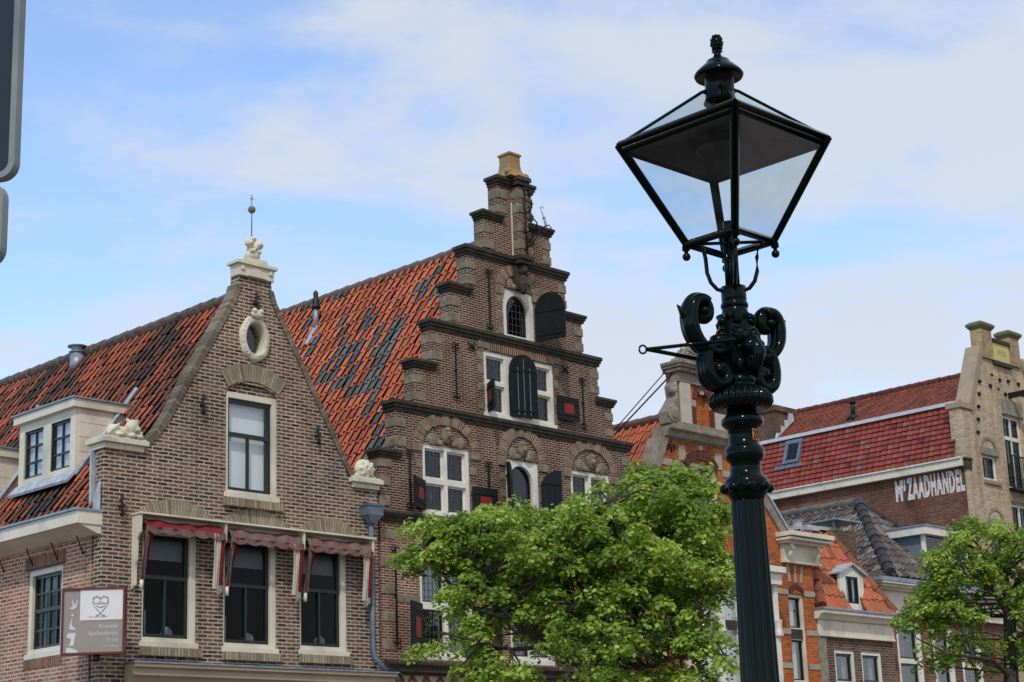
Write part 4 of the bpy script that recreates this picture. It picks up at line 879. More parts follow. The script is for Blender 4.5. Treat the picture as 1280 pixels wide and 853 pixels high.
# ================================================================== ORANGE HOUSE
def orange_house():
    F = H
    root = thing('orange_brick_house', 'orange brick house with ornate stone gable top and white bay window behind the lamp post', 'house', F(13.02, 0, 0))
    po = [(13.03, 0), (18.95, 0), (18.95, 6.95), (18.05, 7.0), (18.05, 7.35), (16.65, 8.85), (16.35, 9.3), (15.95, 9.45), (15.95, 10.55), (14.42, 10.55), (14.42, 9.45), (13.8, 9.3), (13.62, 8.9), (13.1, 8.0)]
    W1 = (14.45, 15.62, 7.4, 8.8); W3 = (17.92, 18.55, 4.2, 6.2); bay = (14.1, 16.9, 3.3, 6.55)
    niche = archpoly(14.98, 15.45, 9.6, 10.5)
    b = MB(); b.prism(F, po, 0, .28, [rect(*W1), rect(*W3), rect(*bay), niche]); b.box(F, 14.95, 15.5, .12, .2, 9.55, 10.55); b.build('facade', B_orange, root)
    b = MB(); b.prism(F, [(13.5, 8.8)] + [(14.2, 8.8)] + [(14.2, 8.84), (13.5, 8.84)], -.01, .0)
    house_shell(F, root, 13.03, 18.95, 11, 6.8, B_orange, (3.1, 6.6))
    c = MB()
    # upper piece: stone borders, volutes, cornice and shell pediment
    c.box(F, 14.42, 14.78, -.05, .02, 9.6, 10.5); c.box(F, 15.62, 15.98, -.05, .02, 9.6, 10.5)
    c.split('stone_pilaster', plain('pale stone', '#b5ad9c', .85, .15, 6, stain=.3, bump=.004), root, bevel=.01)
    c = MB(); c.box(F, 14.36, 16.0, -.06, .3, 10.5, 10.72)
    for q, (z, p) in enumerate(((10.72, .1), (10.8, .16), (10.86, .2))): c.box(F, 14.36 - p * .6, 16.0 + p * .6, -.06 - p, .34, z, z + .078)
    c.prism(F, [(14.4, 10.94), (15.96, 10.94), (15.9, 11.05)] + arc(15.18, 11.0, .62, .42, 10, 170, 10) + [(14.46, 11.05)], -.02, .2)
    for a in range(20, 161, 20): c.tube(F, [(15.18, -.04, 11.05), (15.18 + .52 * cos(radians(a)), -.06, 11.05 + .33 * sin(radians(a)))], [.02, .05], 6)
    for s, x in ((-1, 14.34), (1, 16.05)):   # side volutes
        c.prism(F, [(x, 9.5), (x + s * .34, 9.55), (x + s * .36, 9.8), (x + s * .2, 9.98), (x + s * .06, 10.15), (x + s * .1, 10.4), (x + s * .02, 10.5), (x, 10.5)], -.04, .26)
        c.lathe(F.sub(x + s * .2, -.02, 9.76, (1, 0, 0), (0, 0, 1), (0, -1, 0)), [(0, .19), (.05, .19), (.05, .12), (.08, .1)], 16)
        c.ball(F, (x + s * .06, .05, 10.3), (.08, .12, .1), 8)
    # main cornice of the gable
    c.box(F, 14.1, 16.4, -.05, .3, 9.44, 9.62)
    c.build('stone_crest', M_stoneg, root, bevel=.012)
    c = MB(); c.extr(F, [(.3, 9.44), (-.24, 9.44), (-.24, 9.38), (-.16, 9.34), (-.12, 9.24), (0, 9.2), (.3, 9.2)], 13.78, 16.5); c.build('gable_cornice', M_stoneg, root, bevel=.008)
    c = MB()
    for p in ([(13.95, 9.22), (13.68, 9.22), (13.28, 8.35), (13.5, 8.35)], [(16.3, 9.22), (16.55, 9.22), (16.95, 8.7), (18.15, 7.42), (18.1, 7.2), (16.6, 8.72)], [(13.5, 8.35), (13.28, 8.35), (13.02, 8.0), (13.02, 7.8), (13.3, 7.9)]): c.prism(F, p, -.05, .34)
    c.split('gable_edge', M_stoneg, root, bevel=.01)
    c = MB(); c.prism(F, [(17.2, 8.46), (18.18, 7.45), (18.16, 7.52), (17.2, 8.54)], -.08, .38); c.build('flashing', M_lead, root)
    c = MB(); c.box(F, 15.15, 15.28, -.02, .02, 10.32, 10.5); c.box(F, 14.98 - .2, 14.98, -.02, .02, 10.02, 10.16); c.box(F, 15.45, 15.65, -.02, .02, 10.02, 10.16)
    for q in ((14.28, 14.5, 8.78, 9.1), (15.55, 15.78, 8.72, 9.08), (14.97, 15.12, 8.95, 9.18), (13.45, 14.28, 8.62, 8.76), (15.78, 16.6, 8.58, 8.72)): c.box(F, q[0], q[1], -.02, .02, q[2], q[3])
    for z in (6.22, 5.35, 4.6): c.box(F, 17.3, 17.92, -.02, .02, z - .06, z + .06); c.box(F, 18.55, 18.96, -.02, .02, z - .06, z + .06)
    for x in (17.98, 18.2, 18.42): c.prism(F, [(x, 6.45), (x + .07, 6.45), (x + .07 + (x - 18.2) * .25, 6.85), (x + (x - 18.2) * .25, 6.85)], -.02, .02)
    c.split('stone_block', plain('light stone', '#a39a88', .85, .2, 6, stain=.3), root, bevel=.006)
    c = MB(); ring_arch(c, F, 15.03, 8.35, .75, .72, .2, 36, 144, -.03, .02, 16); ring_arch(c, F, 15.215, 10.2, .34, .34, .14, 0, 180, -.02, .02, 12); ring_arch(c, F, 18.23, 6.0, .4, .42, .1, 40, 140, -.02, .02, 10)
    c.split('brick_arch', brick('dark red arch brick', ['#4a231b', '#5f2d22', '#6d382a'], '#7c5a48', .06, .5, .008, off=0), root, recalc=False)
    c = MB()
    for i in range(8):
        for j in range(2): c.box(F, 14.6 + i * .115, 14.6 + i * .115 + .055, -.03, .01, 8.84 + j * .07, 8.875 + j * .07)
    c.box(F, 14.8, 14.98, -.01, .01, 9.6, 10.0); c.box(F, 15.45, 15.62, -.01, .01, 9.6, 10.0)
    c.split('brick_dentil', plain('dark red dentils', '#5a2a1f', .9, .2, 8), root)
    c = MB(); c.tube(F, [(13.98, -.05, 8.9), (13.98, -.06, 9.15)], .02, 6)
    for s in (-1, 1): c.tube(F, [(13.98, -.05, 8.95), (13.98 + s * .1, -.05, 9.08), (13.98 + s * .15, -.05, 9.0), (13.98 + s * .1, -.05, 8.95)], .018, 6)
    c.build('wall_anchor', M_iron, root)
    a, b_, z0, z1 = W1; m_ = (a + b_) / 2
    w_ = window(F, root, a, b_, z0, z1, [(a + .1, b_ - .12, z0 + .1, 7.95, 1, 1), (a + .1, b_ - .12, 8.0, z1 - .1, 1, 1)], rec=.06, dep=.12, sw=.04, curt=[(a + .1, b_ - .1, z0, 7.9)], glass=M_glassr)
    a, b_, z0, z1 = W3
    window(F, root, a, b_, z0, z1, [(a + .06, b_ - .1, 5.45, z1 - .08, 1, 1), (a + .06, b_ - .1, z0 + .1, 5.18, 1, 1)], rec=.05, dep=.12, sw=.035, curt=[(a + .1, b_ - .15, z0, z1 - .1)], sash=M_iron)
    c = MB(); c.box(F, 17.98, 18.44, .04, .08, 5.2, 5.42); c.build('balcony_rail', M_dstone, root)
    # right-hand pavilion cornice
    c = MB(); c.box(F, 17.75, 19.1, -.1, .1, 6.92, 7.28)
    for z, p in ((7.28, .16), (7.34, .3), (7.42, .36)): c.box(F, 17.75 - p * .4, 19.1 + p * .5, -.1 - p, .3, z, z + (.06 if z < 7.4 else .1))
    for x in (17.85, 18.9): c.tube(F.sub(x, -.12, 7.1, (1, 0, 0), (0, 1, 0)), [(0, -.06, -.1), (0, -.1, 0), (0, -.16, .08), (0, -.12, .14)], .055, 8)
    c.box(F, 17.72, 19.15, -.14, .0, 6.86, 6.92); c.build('pavilion_cornice', M_cream, root, bevel=.008)
    # white timber bay window, projecting
    a, b_, z0, z1 = bay; y0 = -.45
    c = MB(); c.box(F, a - .12, b_ + .12, y0 - .2, .1, z1 - .05, z1 + .08); c.box(F, a - .06, b_ + .06, y0 - .1, .1, z1 - .3, z1 - .05); c.box(F, a, b_, y0, .1, z0 - .3, z0)
    for i in range(5):
        x = a + .06 + (b_ - a - .12) * i / 4; c.box(F, x - .07, x + .07, y0 + .0, y0 + .12, z0, z1 - .3); c.lathe(F, [(5.15, .1), (5.2, .11), (5.3, .08), (5.45, .09), (5.5, .11)], 12, cx=x, cy=y0)
    for x in (a, b_ - .1): c.box(F, x, x + .1, y0 + .12, .1, z0, z1 - .3)
    bw = c.build('bay_window', M_white, root, bevel=.006)
    c = MB(); c.box(F, a + .1, b_ - .1, y0 + .04, y0 + .1, 5.22, 5.42); c.build('sash', M_dstone, bw)
    c = MB(); c.box(F, a + .1, b_ - .1, y0 + .06, y0 + .065, z0, 5.22); c.box(F, a + .1, b_ - .1, y0 + .06, y0 + .065, 5.42, z1 - .3); c.build('pane', M_glass, bw)
    q = MB(); n = 90; q.grid(F, [[(a + .1 + (b_ - a - .2) * i / n, y0 + .2 + .02 * sin(i * 1.7), z) for i in range(n + 1)] for z in (z0, z1 - .3)]); q.build('curtain', M_curt, bw, recalc=False)
    # roof
    rt, cx, e, tn = 9.95, 15.1, 2.05, 1.3; Lr = hypot(e, e * tn); sx, sz = e / Lr, e * tn / Lr
    R = MB()
    T = F.sub(cx - e, 0, rt - e * tn, (0, -1, 0), (sz, 0, -sx), (sx, 0, sz)); tiles(R, T, [(-11, 0), (-.25, 0), (-.25, Lr), (-11, Lr)], w=.24, l=.34, amp=.05)
    R.box(T, -11, -.2, .005, .05, 0, Lr, 1)
    e2 = 3.7; tn2 = .85; Lr2 = hypot(e2, e2 * tn2); T2 = F.sub(cx + e2, 0, rt - e2 * tn2, (0, 1, 0), (-e2 * tn2 / Lr2, 0, -e2 / Lr2), (-e2 / Lr2, 0, e2 * tn2 / Lr2)); R.box(T2, .2, 11, -.04, .05, 0, Lr2, 0, .6)
    ridge(R, F, (cx, .2, rt + .03), (cx, 11, rt + .03), .11, .38, 2)
    R.build('roof', [T_orange, M_slab, bpy.data.materials['grey ridge tiles']], root, recalc=False)
    c = MB(); c.box(F, 14.45, 14.7, .28, .34, 9.5, 10.0); c.build('flashing', M_lead, root)
    c = MB(); c.tube(F, [(14.36, .1, 10.9), (13.55, 2.2, 8.85)], .012, 6); c.tube(F, [(14.36, .1, 10.7), (13.3, 2.4, 8.5)], .018, 6); c.split('iron_stay', M_iron, root)
    c = MB(); c.tube(F, [(15.18, .05, 11.4), (15.18, .05, 11.95)], .014, 6)
    for a in range(-70, 71, 35): c.tube(F, [(15.18, .05, 11.85), (15.18 + .17 * sin(radians(a)), .05, 11.85 + .17 * cos(radians(a)))], [.006, .018], 5)
    c.tube(F, [(14.85, .05, 11.3), (14.85, .05, 11.62)], .01, 5); c.tube(F, [(14.65, .05, 11.1), (14.65, .05, 11.4)], .01, 5); c.build('crest_finial', M_iron, root)
orange_house()

# ================================================================== SMALL HOUSE WITH DORMER
def small_house():
    F = H; x0, x1 = 18.97, 22.12
    root = thing('small_mansard_house', 'small brown brick house with orange tiled hipped roof and one white dormer', 'house', F(x0, 0, 0))
    ws = [(19.6, 20.42, 3.5, 5.03), (20.7, 21.55, 3.5, 5.03)]
    b = MB(); b.prism(F, rect(x0, x1, 0, 5.9), .02, .28, [rect(*w) for w in ws]); b.build('facade', B_small, root)
    house_shell(F, root, x0, x1, 9, 5.85, B_small, (2.9, 5.6))
    b = MB(); b.box(F, x0 - .02, x0 + .28, -.03, .02, 0, 5.35); b.build('stone_pilaster', M_stoneg, root)
    c = MB(); c.box(F, x0, x1, -.04, .02, 5.34, 5.68); c.extr(F, [(.02, 5.68), (-.1, 5.68), (-.16, 5.76), (-.26, 5.8), (-.26, 5.88), (.02, 5.88)], x0 - .08, x1 + .05); c.box(F, x0, x1, -.07, -.0, 5.3, 5.35)
    cn = c.build('cornice', M_cream, root, bevel=.008); c = MB(); c.box(F, x0 - .1, x1 + .07, -.29, .0, 5.883, 5.93); c.build('gutter_edge', M_zinc, cn)
    for (a, b_, z0, z1) in ws: window(F, root, a, b_, z0, z1, [(a + .07, b_ - .08, z0 + .08, 4.3, 1, 1), (a + .07, b_ - .08, 4.33, z1 - .08, 1, 1)], rec=.04, dep=.12, sw=.055, cas=M_white, curt=[(a + .1, a + .3, z0, z1 - .1), (b_ - .3, b_ - .12, z0, z1 - .1)], sill=.04, cmat=M_bcurt)
    # hipped roof
    zt, yt = 7.95, .85; R = MB(); h_ = zt - 5.92; Lr = hypot(yt + .15, h_)
    T = F.sub(0, -.15, 5.93, (1, 0, 0), (0, h_ / Lr, -(yt + .15) / Lr), (0, (yt + .15) / Lr, h_ / Lr))
    def rn(i, j, c): return random.uniform(.45, 1) if random.random() < .8 else random.uniform(0, .4)
    tiles(R, T, [(x0, 0), (22.05, 0), (20.85, Lr), (20.1, Lr)], w=.23, l=.36, amp=.055, rnd=rn, lip=.03, holes=[[(20.2, -.1), (20.86, -.1), (20.86, .75), (20.2, .75)]])
    for (xe, xt, s) in ((x0, 20.1, 1), (22.05, 20.85, -1)):
        e = abs(xt - xe); Lq = hypot(e, h_)
        T2 = F.sub(xe, 0, 5.93, (0, -s, 0), (s * h_ / Lq, 0, -e / Lq), (s * e / Lq, 0, h_ / Lq)) if True else None
        pol = [(-6, 0), (.15, 0), (-yt, Lq), (-6, Lq)] if s > 0 else [(-.15, 0), (6, 0), (6, Lq), (yt, Lq)]
        tiles(R, T2, pol, w=.23, l=.36, amp=.05, rnd=rn)
        ridge(R, F, (xe + s * .02, -.15, 5.98), (xt, yt, zt + .02), .11, .34, 0, lambda: random.uniform(.05, .4))
    R.prism(F, [(x0 + .05, 5.9), (22.0, 5.9), (20.83, zt - .03), (20.12, zt - .03)], .95, 6, m=1)
    R.extr(F, [(.12, 5.92), (.95, 5.92), (.95, zt - .1), (.88, zt - .1)], 20.15, 20.8, 1)
    R.build('roof', [T_small, M_slab], root, recalc=False)
    c = MB(); c.box(F, 20.0, 20.95, yt - .1, 6, zt + .0, zt + .07); c.box(F, 19.95, 20.4, yt - .15, yt + .1, zt - .06, zt + .02); c.lathe(F, [(zt, .15), (zt + .1, .12), (zt + .28, .12), (zt + .3, .15)], 12, cx=20.5, cy=1.4); c.build('roof_flashing', M_lead, root)
    # dormer
    D = F; a, b_, z0, z1, yd = 20.04, 21.02, 5.98, 6.78, .0
    c = MB(); c.prism(F, [(a, z0), (b_, z0), (b_, z1), ((a + b_) / 2, z1 + .22), (a, z1)], yd, yd + .08, [rect(a + .24, b_ - .22, z0 + .14, z1 - .04)])
    dm = c.build('dormer', M_white, root, bevel=.006)
    c = MB(); E_ = side(F, a); c.prism(E_, [(-yd - .08, z0 + .05), (-yd - .08, z1), (-.75, z1)], 0, .05); E_ = side(F, b_ - .05); c.prism(E_, [(-yd - .08, z0 + .05), (-yd - .08, z1), (-.75, z1)], 0, .05)
    c.build('cheek', plain('green cheek paint', '#24402f', .5, .2, 5), dm)
    c = MB(); m_ = (a + b_) / 2
    for s, xe in ((-1, a - .08), (1, b_ + .08)): c.prism(F, [(m_, z1 + .24), (xe, z1 + .0), (xe, z1 + .045), (m_, z1 + .285)], yd - .08, .9)
    c.build('dormer_roof', M_lead, dm)
    window(F, dm, a + .24, b_ - .22, z0 + .14, z1 - .04, [(a + .26, m_ - .015, z0 + .16, z1 - .06, 1, 1), (m_ + .015, b_ - .24, z0 + .16, z1 - .06, 1, 1)], rec=yd + .02, dep=.05, sw=.03, cas=M_green, curt=[(a + .25, b_ - .25, z0 + .15, z1 - .1)], cmat=M_bcurt)
    # chimney
    c = MB(); c.box(F, 21.1, 22.0, .75, 1.25, 6.2, 8.0); ch = c.build('chimney', B_chim, root)
    c = MB(); c.box(F, 20.98, 22.1, .6, 1.4, 8.22, 8.26)
    for x, y in ((21.12, .78), (21.98, .78), (21.12, 1.22), (21.98, 1.22)): c.box(F, x - .015, x + .015, y - .015, y + .015, 7.95, 8.22)
    c.build('chimney_lid', M_zinc, ch)
small_house()

# ================================================================== GREY ROOFED HOUSE
def grey_house():
    F = H.sub(0, .42, 0); x0, x1 = 22.2, 28.4
    root = thing('grey_roofed_house', 'red brick house with grey pantile hipped roof and boxy white dormer behind the right tree', 'house', F(x0, 0, 0))
    ws = [(22.95, 24.1, 3.2, 5.8), (24.6, 25.6, 3.2, 5.8), (25.95, 27.0, 3.2, 5.8)]
    b = MB(); b.prism(F, rect(x0, x1, 0, 6.8), .01, .28, [rect(*w) for w in ws]); b.build('facade', B_red, root)
    house_shell(F, root, x0, x1, 11, 6.75, B_red, (2.9, 6.6))
    for i, (a, b_, z0, z1) in enumerate(ws): window(F, root, a, b_, z0, z1, [(a + .12, b_ - .2, 5.0, z1 - .1, 1, 1), (a + .12, b_ - .2, z0 + .1, 4.88, 1, 1)], rec=.03, dep=.12, sw=.05, cas=M_white, curt=[(a + .1, b_ - .5, z0, z1 - .1)], cmat=M_redc if i != 1 else M_bcurt, sill=.05)
    c = MB(); c.box(F, x0 - .06, x1, -.08, .01, 6.1, 6.6); c.box(F, x0 - .08, x1, -.12, .01, 6.06, 6.12); c.box(F, x0 - .06, x0, .01, 9, 6.1, 6.6)
    for z, p, h in ((6.6, .14, .05), (6.65, .26, .06), (6.71, .36, .05)): c.box(F, x0 - p, x1, -.08 - p, 9, z, z + h)
    cn = c.build('cornice', M_cream, root, bevel=.008); c = MB(); c.box(F, x0 - .4, x1, -.46, 9, 6.763, 6.86); c.build('gutter', M_zinc, cn)
    # pyramid-ended roof
    ap = (24.8, 2.0, 9.24); ze = 6.9; xe0, xe1, ye = 22.3, 27.3, -.4; R = MB(); h_ = ap[2] - ze
    def rn(i, j, c): return min(1, max(0, random.gauss(.5, .25)))
    d = ap[1] - ye; Lf = hypot(d, h_); T = F.sub(0, ye, ze, (1, 0, 0), (0, h_ / Lf, -d / Lf), (0, d / Lf, h_ / Lf)); tiles(R, T, [(xe0, 0), (xe1, 0), (ap[0], Lf)], w=.25, l=.3, amp=.045, rnd=rn, lip=.03)
    R.face(T, [(xe0, .0, 0), (xe1, .0, 0), (ap[0], .0, Lf)], 1)
    e = ap[0] - xe0; Lq = hypot(e, h_); T2 = F.sub(xe0, 0, ze, (0, -1, 0), (h_ / Lq, 0, -e / Lq), (e / Lq, 0, h_ / Lq)); tiles(R, T2, [(-9, 0), (.4, 0), (-2.0, Lq), (-9, Lq)], w=.25, l=.27, amp=.045, rnd=lambda i, j, c: min(1, max(0, random.gauss(.72, .25))), lip=.03)
    R.face(T2, [(-9, 0, 0), (.4, 0, 0), (-2.0, 0, Lq), (-9, 0, Lq)], 1)
    e = xe1 - ap[0]; Lq = hypot(e, h_); T3 = F.sub(xe1, 0, ze, (0, 1, 0), (-h_ / Lq, 0, -e / Lq), (-e / Lq, 0, h_ / Lq)); tiles(R, T3, [(-.4, 0), (9, 0), (9, Lq), (2, Lq)], w=.25, l=.3, amp=.045, rnd=rn)
    dk = lambda: random.uniform(.0, .15)
    ridge(R, F, (xe0 + .05, ye + .05, ze + .06), (ap[0], ap[1], ap[2] + .04), .14, .36, 0, dk); ridge(R, F, (xe1, ye, ze + .05), (ap[0], ap[1], ap[2] + .04), .1, .36, 0, dk)
    ridge(R, F, (ap[0], ap[1], ap[2] + .03), (ap[0], 9, ap[2] + .03), .12, .4, 2)
    R.build('roof', [T_grey, M_slab, M_stoneg], root, recalc=False)
    # box dormer
    a, b_, z0, z1 = 24.5, 26.6, 7.2, 8.12; yf = -.05
    c = MB(); c.box(F, a + .02, b_ - .02, yf + .02, 1.6, z0 - .1, z1); dm = c.build('dormer', plain('blue grey dormer boards', '#66737a', .6, .1, 4), root)
    c = MB(); c.box(F, a - .02, a + .1, yf - .02, yf + .06, z0, z1); c.box(F, b_ - .1, b_ + .02, yf - .02, yf + .06, z0, z1); c.box(F, a + .1, b_ - .1, yf - .02, yf + .06, z0, z0 + .1); c.box(F, 25.5, 25.6, yf - .02, yf + .06, z0, z1)
    c.box(F, a - .14, b_ + .14, yf - .16, 1.9, z1, z1 + .2); c.build('dormer_trim', M_white, dm, bevel=.006)
    c = MB(); c.box(F, a - .17, b_ + .17, yf - .19, 1.95, z1 + .203, z1 + .24); c.build('dormer_roof', M_zinc, dm)
    c = MB(); c.box(F, a + .1, 25.5, yf, yf + .01, z0 + .1, z1); c.box(F, 25.6, b_ - .1, yf, yf + .01, z0 + .1, z1); c.build('pane', M_glassr, dm)
grey_house()

# ================================================================== WAREHOUSE
def warehouse():
    F = BH; G = side(F)
    root = thing('yellow_brick_warehouse', 'tall yellow brick warehouse with red tiled roof and white painted lettering on its side wall', 'warehouse', F(0, 0, 0))
    cx = 3.2
    po = [(.0, 0), (6.4, 0), (6.4, 14.1), (5.65, 14.3), (4.6, 16.3), (4.6, 16.4), (1.8, 16.4), (1.8, 16.3), (.75, 14.3), (0, 14.1)]
    ws = [(1.18, 2.16, 11.87, 12.68), (1.18, 2.16, 9.2, 10.3), (4.3, 5.2, 11.87, 12.68)]; dr = (2.86, 4.1, 11.75, 14.25); dr2 = (2.75, 4.2, 9.3, 11.2)
    b = MB(); b.prism(F, po, 0, .4, [rect(*q) for q in ws] + [rect(*dr), rect(*dr2)]); b.build('facade', B_beige, root)
    b = MB(); b.box(F, .0, .62, -.06, 0, 0, 14.0); b.box(F, 2.3, 2.75, -.05, 0, 0, 15.6); b.box(F, 4.25, 4.7, -.05, 0, 0, 15.6); b.split('brick_pier', B_beige, root)
    b = MB(); b.prism(G, rect(-9, -.03, 0, 12.4), -.012, .3); b.build('side_wall', B_ware, root)
    b = MB(); b.box(F, 6.1, 6.4, .4, 9, 0, 12.4); b.box(F, .3, 6.1, 8.7, 9, 0, 14.5); b.build('wall', B_ware, root)
    f = MB(); f.box(F, .35, 6.05, .45, 8.7, 11.4, 11.6); f.box(F, .35, 6.05, .45, 8.7, 8.6, 8.8); f.box(F, .35, 6.05, 3, 3.05, 8.8, 13); f.build('dark_room_shell', M_shade, root)  # floors and screen in near-black, shade of the lofts painted in
    # gutter board
    c = MB(); c.box(F, -.22, .02, .0, 9, 12.14, 12.38); c.box(F, -.28, .02, .0, 9, 12.38, 12.44); c.build('gutter_board', M_cream, root, bevel=.01)
    # gambrel roof
    R = MB()
    def rn(i, j, c): return min(1, max(0, random.gauss(.5, .2))) if random.random() < .975 else 1
    def rn2(i, j, c): return random.random()
    PR = [(0, .5), (.1, 1), (.2, .3), (.35, 0), (.8, 0), (.95, .3), (1.02, .5)]
    for s in (1, -1):
        xo = -.22 if s > 0 else 6.62
        e, h_ = .78, 1.9; Lq = hypot(e, h_)
        T = F.sub(xo, 0, 12.46, (0, -s, 0), (s * h_ / Lq, 0, -e / Lq), (s * e / Lq, 0, h_ / Lq))
        x = (lambda a, b_: [(-b_, 0), (-a, 0), (-a, Lq), (-b_, Lq)]) if s > 0 else (lambda a, b_: [(a, 0), (b_, 0), (b_, Lq), (a, Lq)])
        if s > 0: tiles(R, T, x(.35, 8.9), w=.24, l=.2, amp=.03, rnd=rn, prof=PR, lip=.055, jit=.6)
        else: R.box(T, .4, 9, -.03, .05, 0, Lq, 0, .5)
        R.box(T, *( (-9, -.35) if s > 0 else (.35, 9)), .005, .06, 0, Lq, 1)
        e, h_ = 2.65, 1.55; Lq = hypot(e, h_); xo2 = .56 if s > 0 else 5.84
        T = F.sub(xo2, 0, 14.38, (0, -s, 0), (s * h_ / Lq, 0, -e / Lq), (s * e / Lq, 0, h_ / Lq))
        if s > 0: tiles(R, T, x(.35, 8.9), w=.22, l=.27, amp=.04, rnd=rn2, m=2, lip=.02)
        R.box(T, *((-9, -.35) if s > 0 else (.35, 9)), .005, .06, 0, Lq, 2, .5)
    ridge(R, F, (cx, .4, 15.97), (cx, 9, 15.97), .11, .4, 2)
    R.build('roof', [T_ware, M_slab, T_ware2], root, recalc=False)
    c = MB(); c.box(F, .42, .68, .4, 9, 14.34, 14.46); c.build('lead_strip', plain('pale lead', '#aab0b8', .5, .2, 3, c2='#c9c7c4'), root)
    # coping of the gable
    c = MB()
    for s, (xa, xb) in ((1, (.62, 1.72)), (-1, (5.78, 4.68))): c.prism(F, [(xa, 14.32), (xa + s * .26, 14.32), (xb + s * .2, 16.3), (xb, 16.5)], -.06, .52)
    c.box(F, -.06, .8, -.1, .5, 14.1, 14.3); c.box(F, 5.6, 6.46, -.1, .5, 14.1, 14.3)
    c.split('coping', plain('cement coping', '#9c8b72', .85, .2, 4, stain=.3), root, bevel=.012)
    c = MB(); c.box(F, -.08, .3, -.1, .2, 12.05, 12.35); c.box(F, -.12, .34, -.13, .22, 12.35, 12.42); c.build('corbel', M_dstone, root, bevel=.01)
    # twin pillars, name panel
    pl = MB(); cp = MB()
    for x0, x1 in ((1.8, 2.6), (3.72, 4.5)):
        cp.piece(); pl.box(F, x0 + .06, x1 - .06, -.08, .36, 16.1, 17.12); cp.grid(F, [[(x0 + .06 - a, -.08 - a, z), (x1 - .06 + a, -.08 - a, z), (x1 - .06 + a, .36 + a, z), (x0 + .06 - a, .36 + a, z)] for a, z in ((.0, 17.1), (.1, 17.22), (.11, 17.3), (.0, 17.38))], closed=True, cap=True, sm=False)
    pl.split('pillar', brick('mossy yellow brick', ['#968460', '#ab9870', '#b8a57a', '#a08f68'], '#857656', .22, .07, .008, stain=.4), root); cp.split('pillar_cap', plain('mossy cap stone', '#6f6a4c', .9, .3, 8), root, bevel=.01)
    c = MB(); c.box(F, 2.6, 3.72, -.03, .3, 15.95, 16.9); c.build('panel_wall', B_beige, root)
    c = MB(); c.box(F, 2.62, 3.7, -.06, -.03, 16.1, 16.75); nm = c.build('name_panel', plain('yellow panel', '#bdb474', .7, .15, 5), root)
    text('ANNO', F, 2.86, -.061, 16.32, .27, plain('panel lettering', '#8f8440', .7), nm, width=.62, height=.22)
    c = MB(); c.box(F, 2.58, 3.74, -.12, .3, 16.75, 16.88); c.box(F, 2.55, 3.78, -.12, .0, 15.95, 16.1); c.split('panel_ledge', M_dstone, root, bevel=.01)
    c = MB()
    for i, (x, z) in enumerate(((1.5, 15.2), (1.38, 14.75), (1.25, 14.3), (1.15, 13.85), (1.05, 13.4), (2.35, 15.55), (2.9, 15.45), (3.5, 15.5), (2.2, 15.15), (2.7, 15.1), (3.2, 15.0), (4.2, 15.5), (4.4, 15.1), (4.9, 15.2))): c.box(F, x - .07, x + .07, -.055, -.045 if 2.3 < x < 2.75 or x > 4.25 else .01, z - .05, z + .05)
    c.split('hole_shade', M_shade, root)  # solid dark blocks on the wall, painted shade of small holes
    # windows
    for (a, b_, z0, z1) in ws: window(F, root, a, b_, z0, z1, [(a + .06, b_ - .1, z0 + .06, z1 - .06, 3, 2)], rec=.08, dep=.1, sw=.05, cas=M_white, glass=M_glassr, curt=[(a + .1, b_ - .1, z0, z1 - .3)], cmat=M_bcurt)
    a, b_, z0, z1 = dr; window(F, root, a, b_, z0, z1, [(a + .08, 3.44, 13.55, z1 - .08, 2, 2), (3.52, b_ - .08, 13.55, z1 - .08, 2, 2), (a + .08, 3.46, z0 + .05, 13.42, 2, 4), (3.5, b_ - .08, z0 + .05, 13.42, 2, 4)], rec=.08, dep=.1, sw=.05, cas=M_white, glass=M_glassr, curt=[(3.3, 3.8, 12.3, 13.4)], cmat=M_bcurt)
    a, b_, z0, z1 = dr2; window(F, root, a, b_, z0, z1, [(a + .08, 3.44, z0, z1 - .08, 3, 3), (3.52, b_ - .08, z0, z1 - .08, 3, 3)], rec=.08, dep=.1, sw=.05, cas=M_white, glass=M_glassr)
    c = MB()
    for (a, b_, z1) in ((1.1, 2.26, 12.68), (1.1, 2.26, 10.3), (4.2, 5.3, 12.68)): c.box(F, a, b_, -.05, .02, z1 + .01, z1 + .24); c.box(F, a + .02, b_ - .02, -.07, .02, z1 - .98 if z1 > 12 else 9.1, z1 - .88 if z1 > 12 else 9.2)
    c.box(F, 2.75, 4.25, -.06, .02, 14.28, 14.8); c.box(F, 2.7, 4.3, -.06, .02, 11.25, 11.5); c.split('stone_lintel', M_stoneg, root, bevel=.01)
    c = MB()
    for z in (12.95, 10.56): ring_arch(c, F, 1.68, z - .02, .5, .4, .1, 0, 180, -.03, .01, 12)
    c.split('brick_arch', B_arch, root, recalc=False)
    c = MB(); c.box(F, 2.7, 4.25, -.3, -.0, 11.62, 11.7)
    for i in range(14): x = 2.72 + i * .117; c.box(F, x - .012, x + .012, -.3, -.276, 11.7, 12.75)
    c.box(F, 2.7, 4.26, -.31, -.27, 12.75, 12.79); c.build('balcony', M_iron, root)
    c = MB(); c.box(F, 3.42, 3.56, -1.0, .0, 14.9, 15.08); c.lathe(F.sub(3.49, -.85, 14.72, (0, 1, 0), (0, 0, 1), (1, 0, 0)), [(-.04, .14), (-.02, .1), (.02, .1), (.04, .14)], 14); c.tube(F, [(3.49, -.85, 14.6), (3.49, -.85, 14.3)], .02, 6); c.build('hoist_beam', M_iron, root)
    # painted lettering (painted on the bricks)
    wp = plain('white sign paint', '#d2cfc9', .8, .3, 14, c2='#a8988c')
    text('ZAADHANDEL', G, -2.27, -.014, 11.34, 1, wp, root, width=2.2, height=.74, ext=.004, bold=.058, sp=1.18)
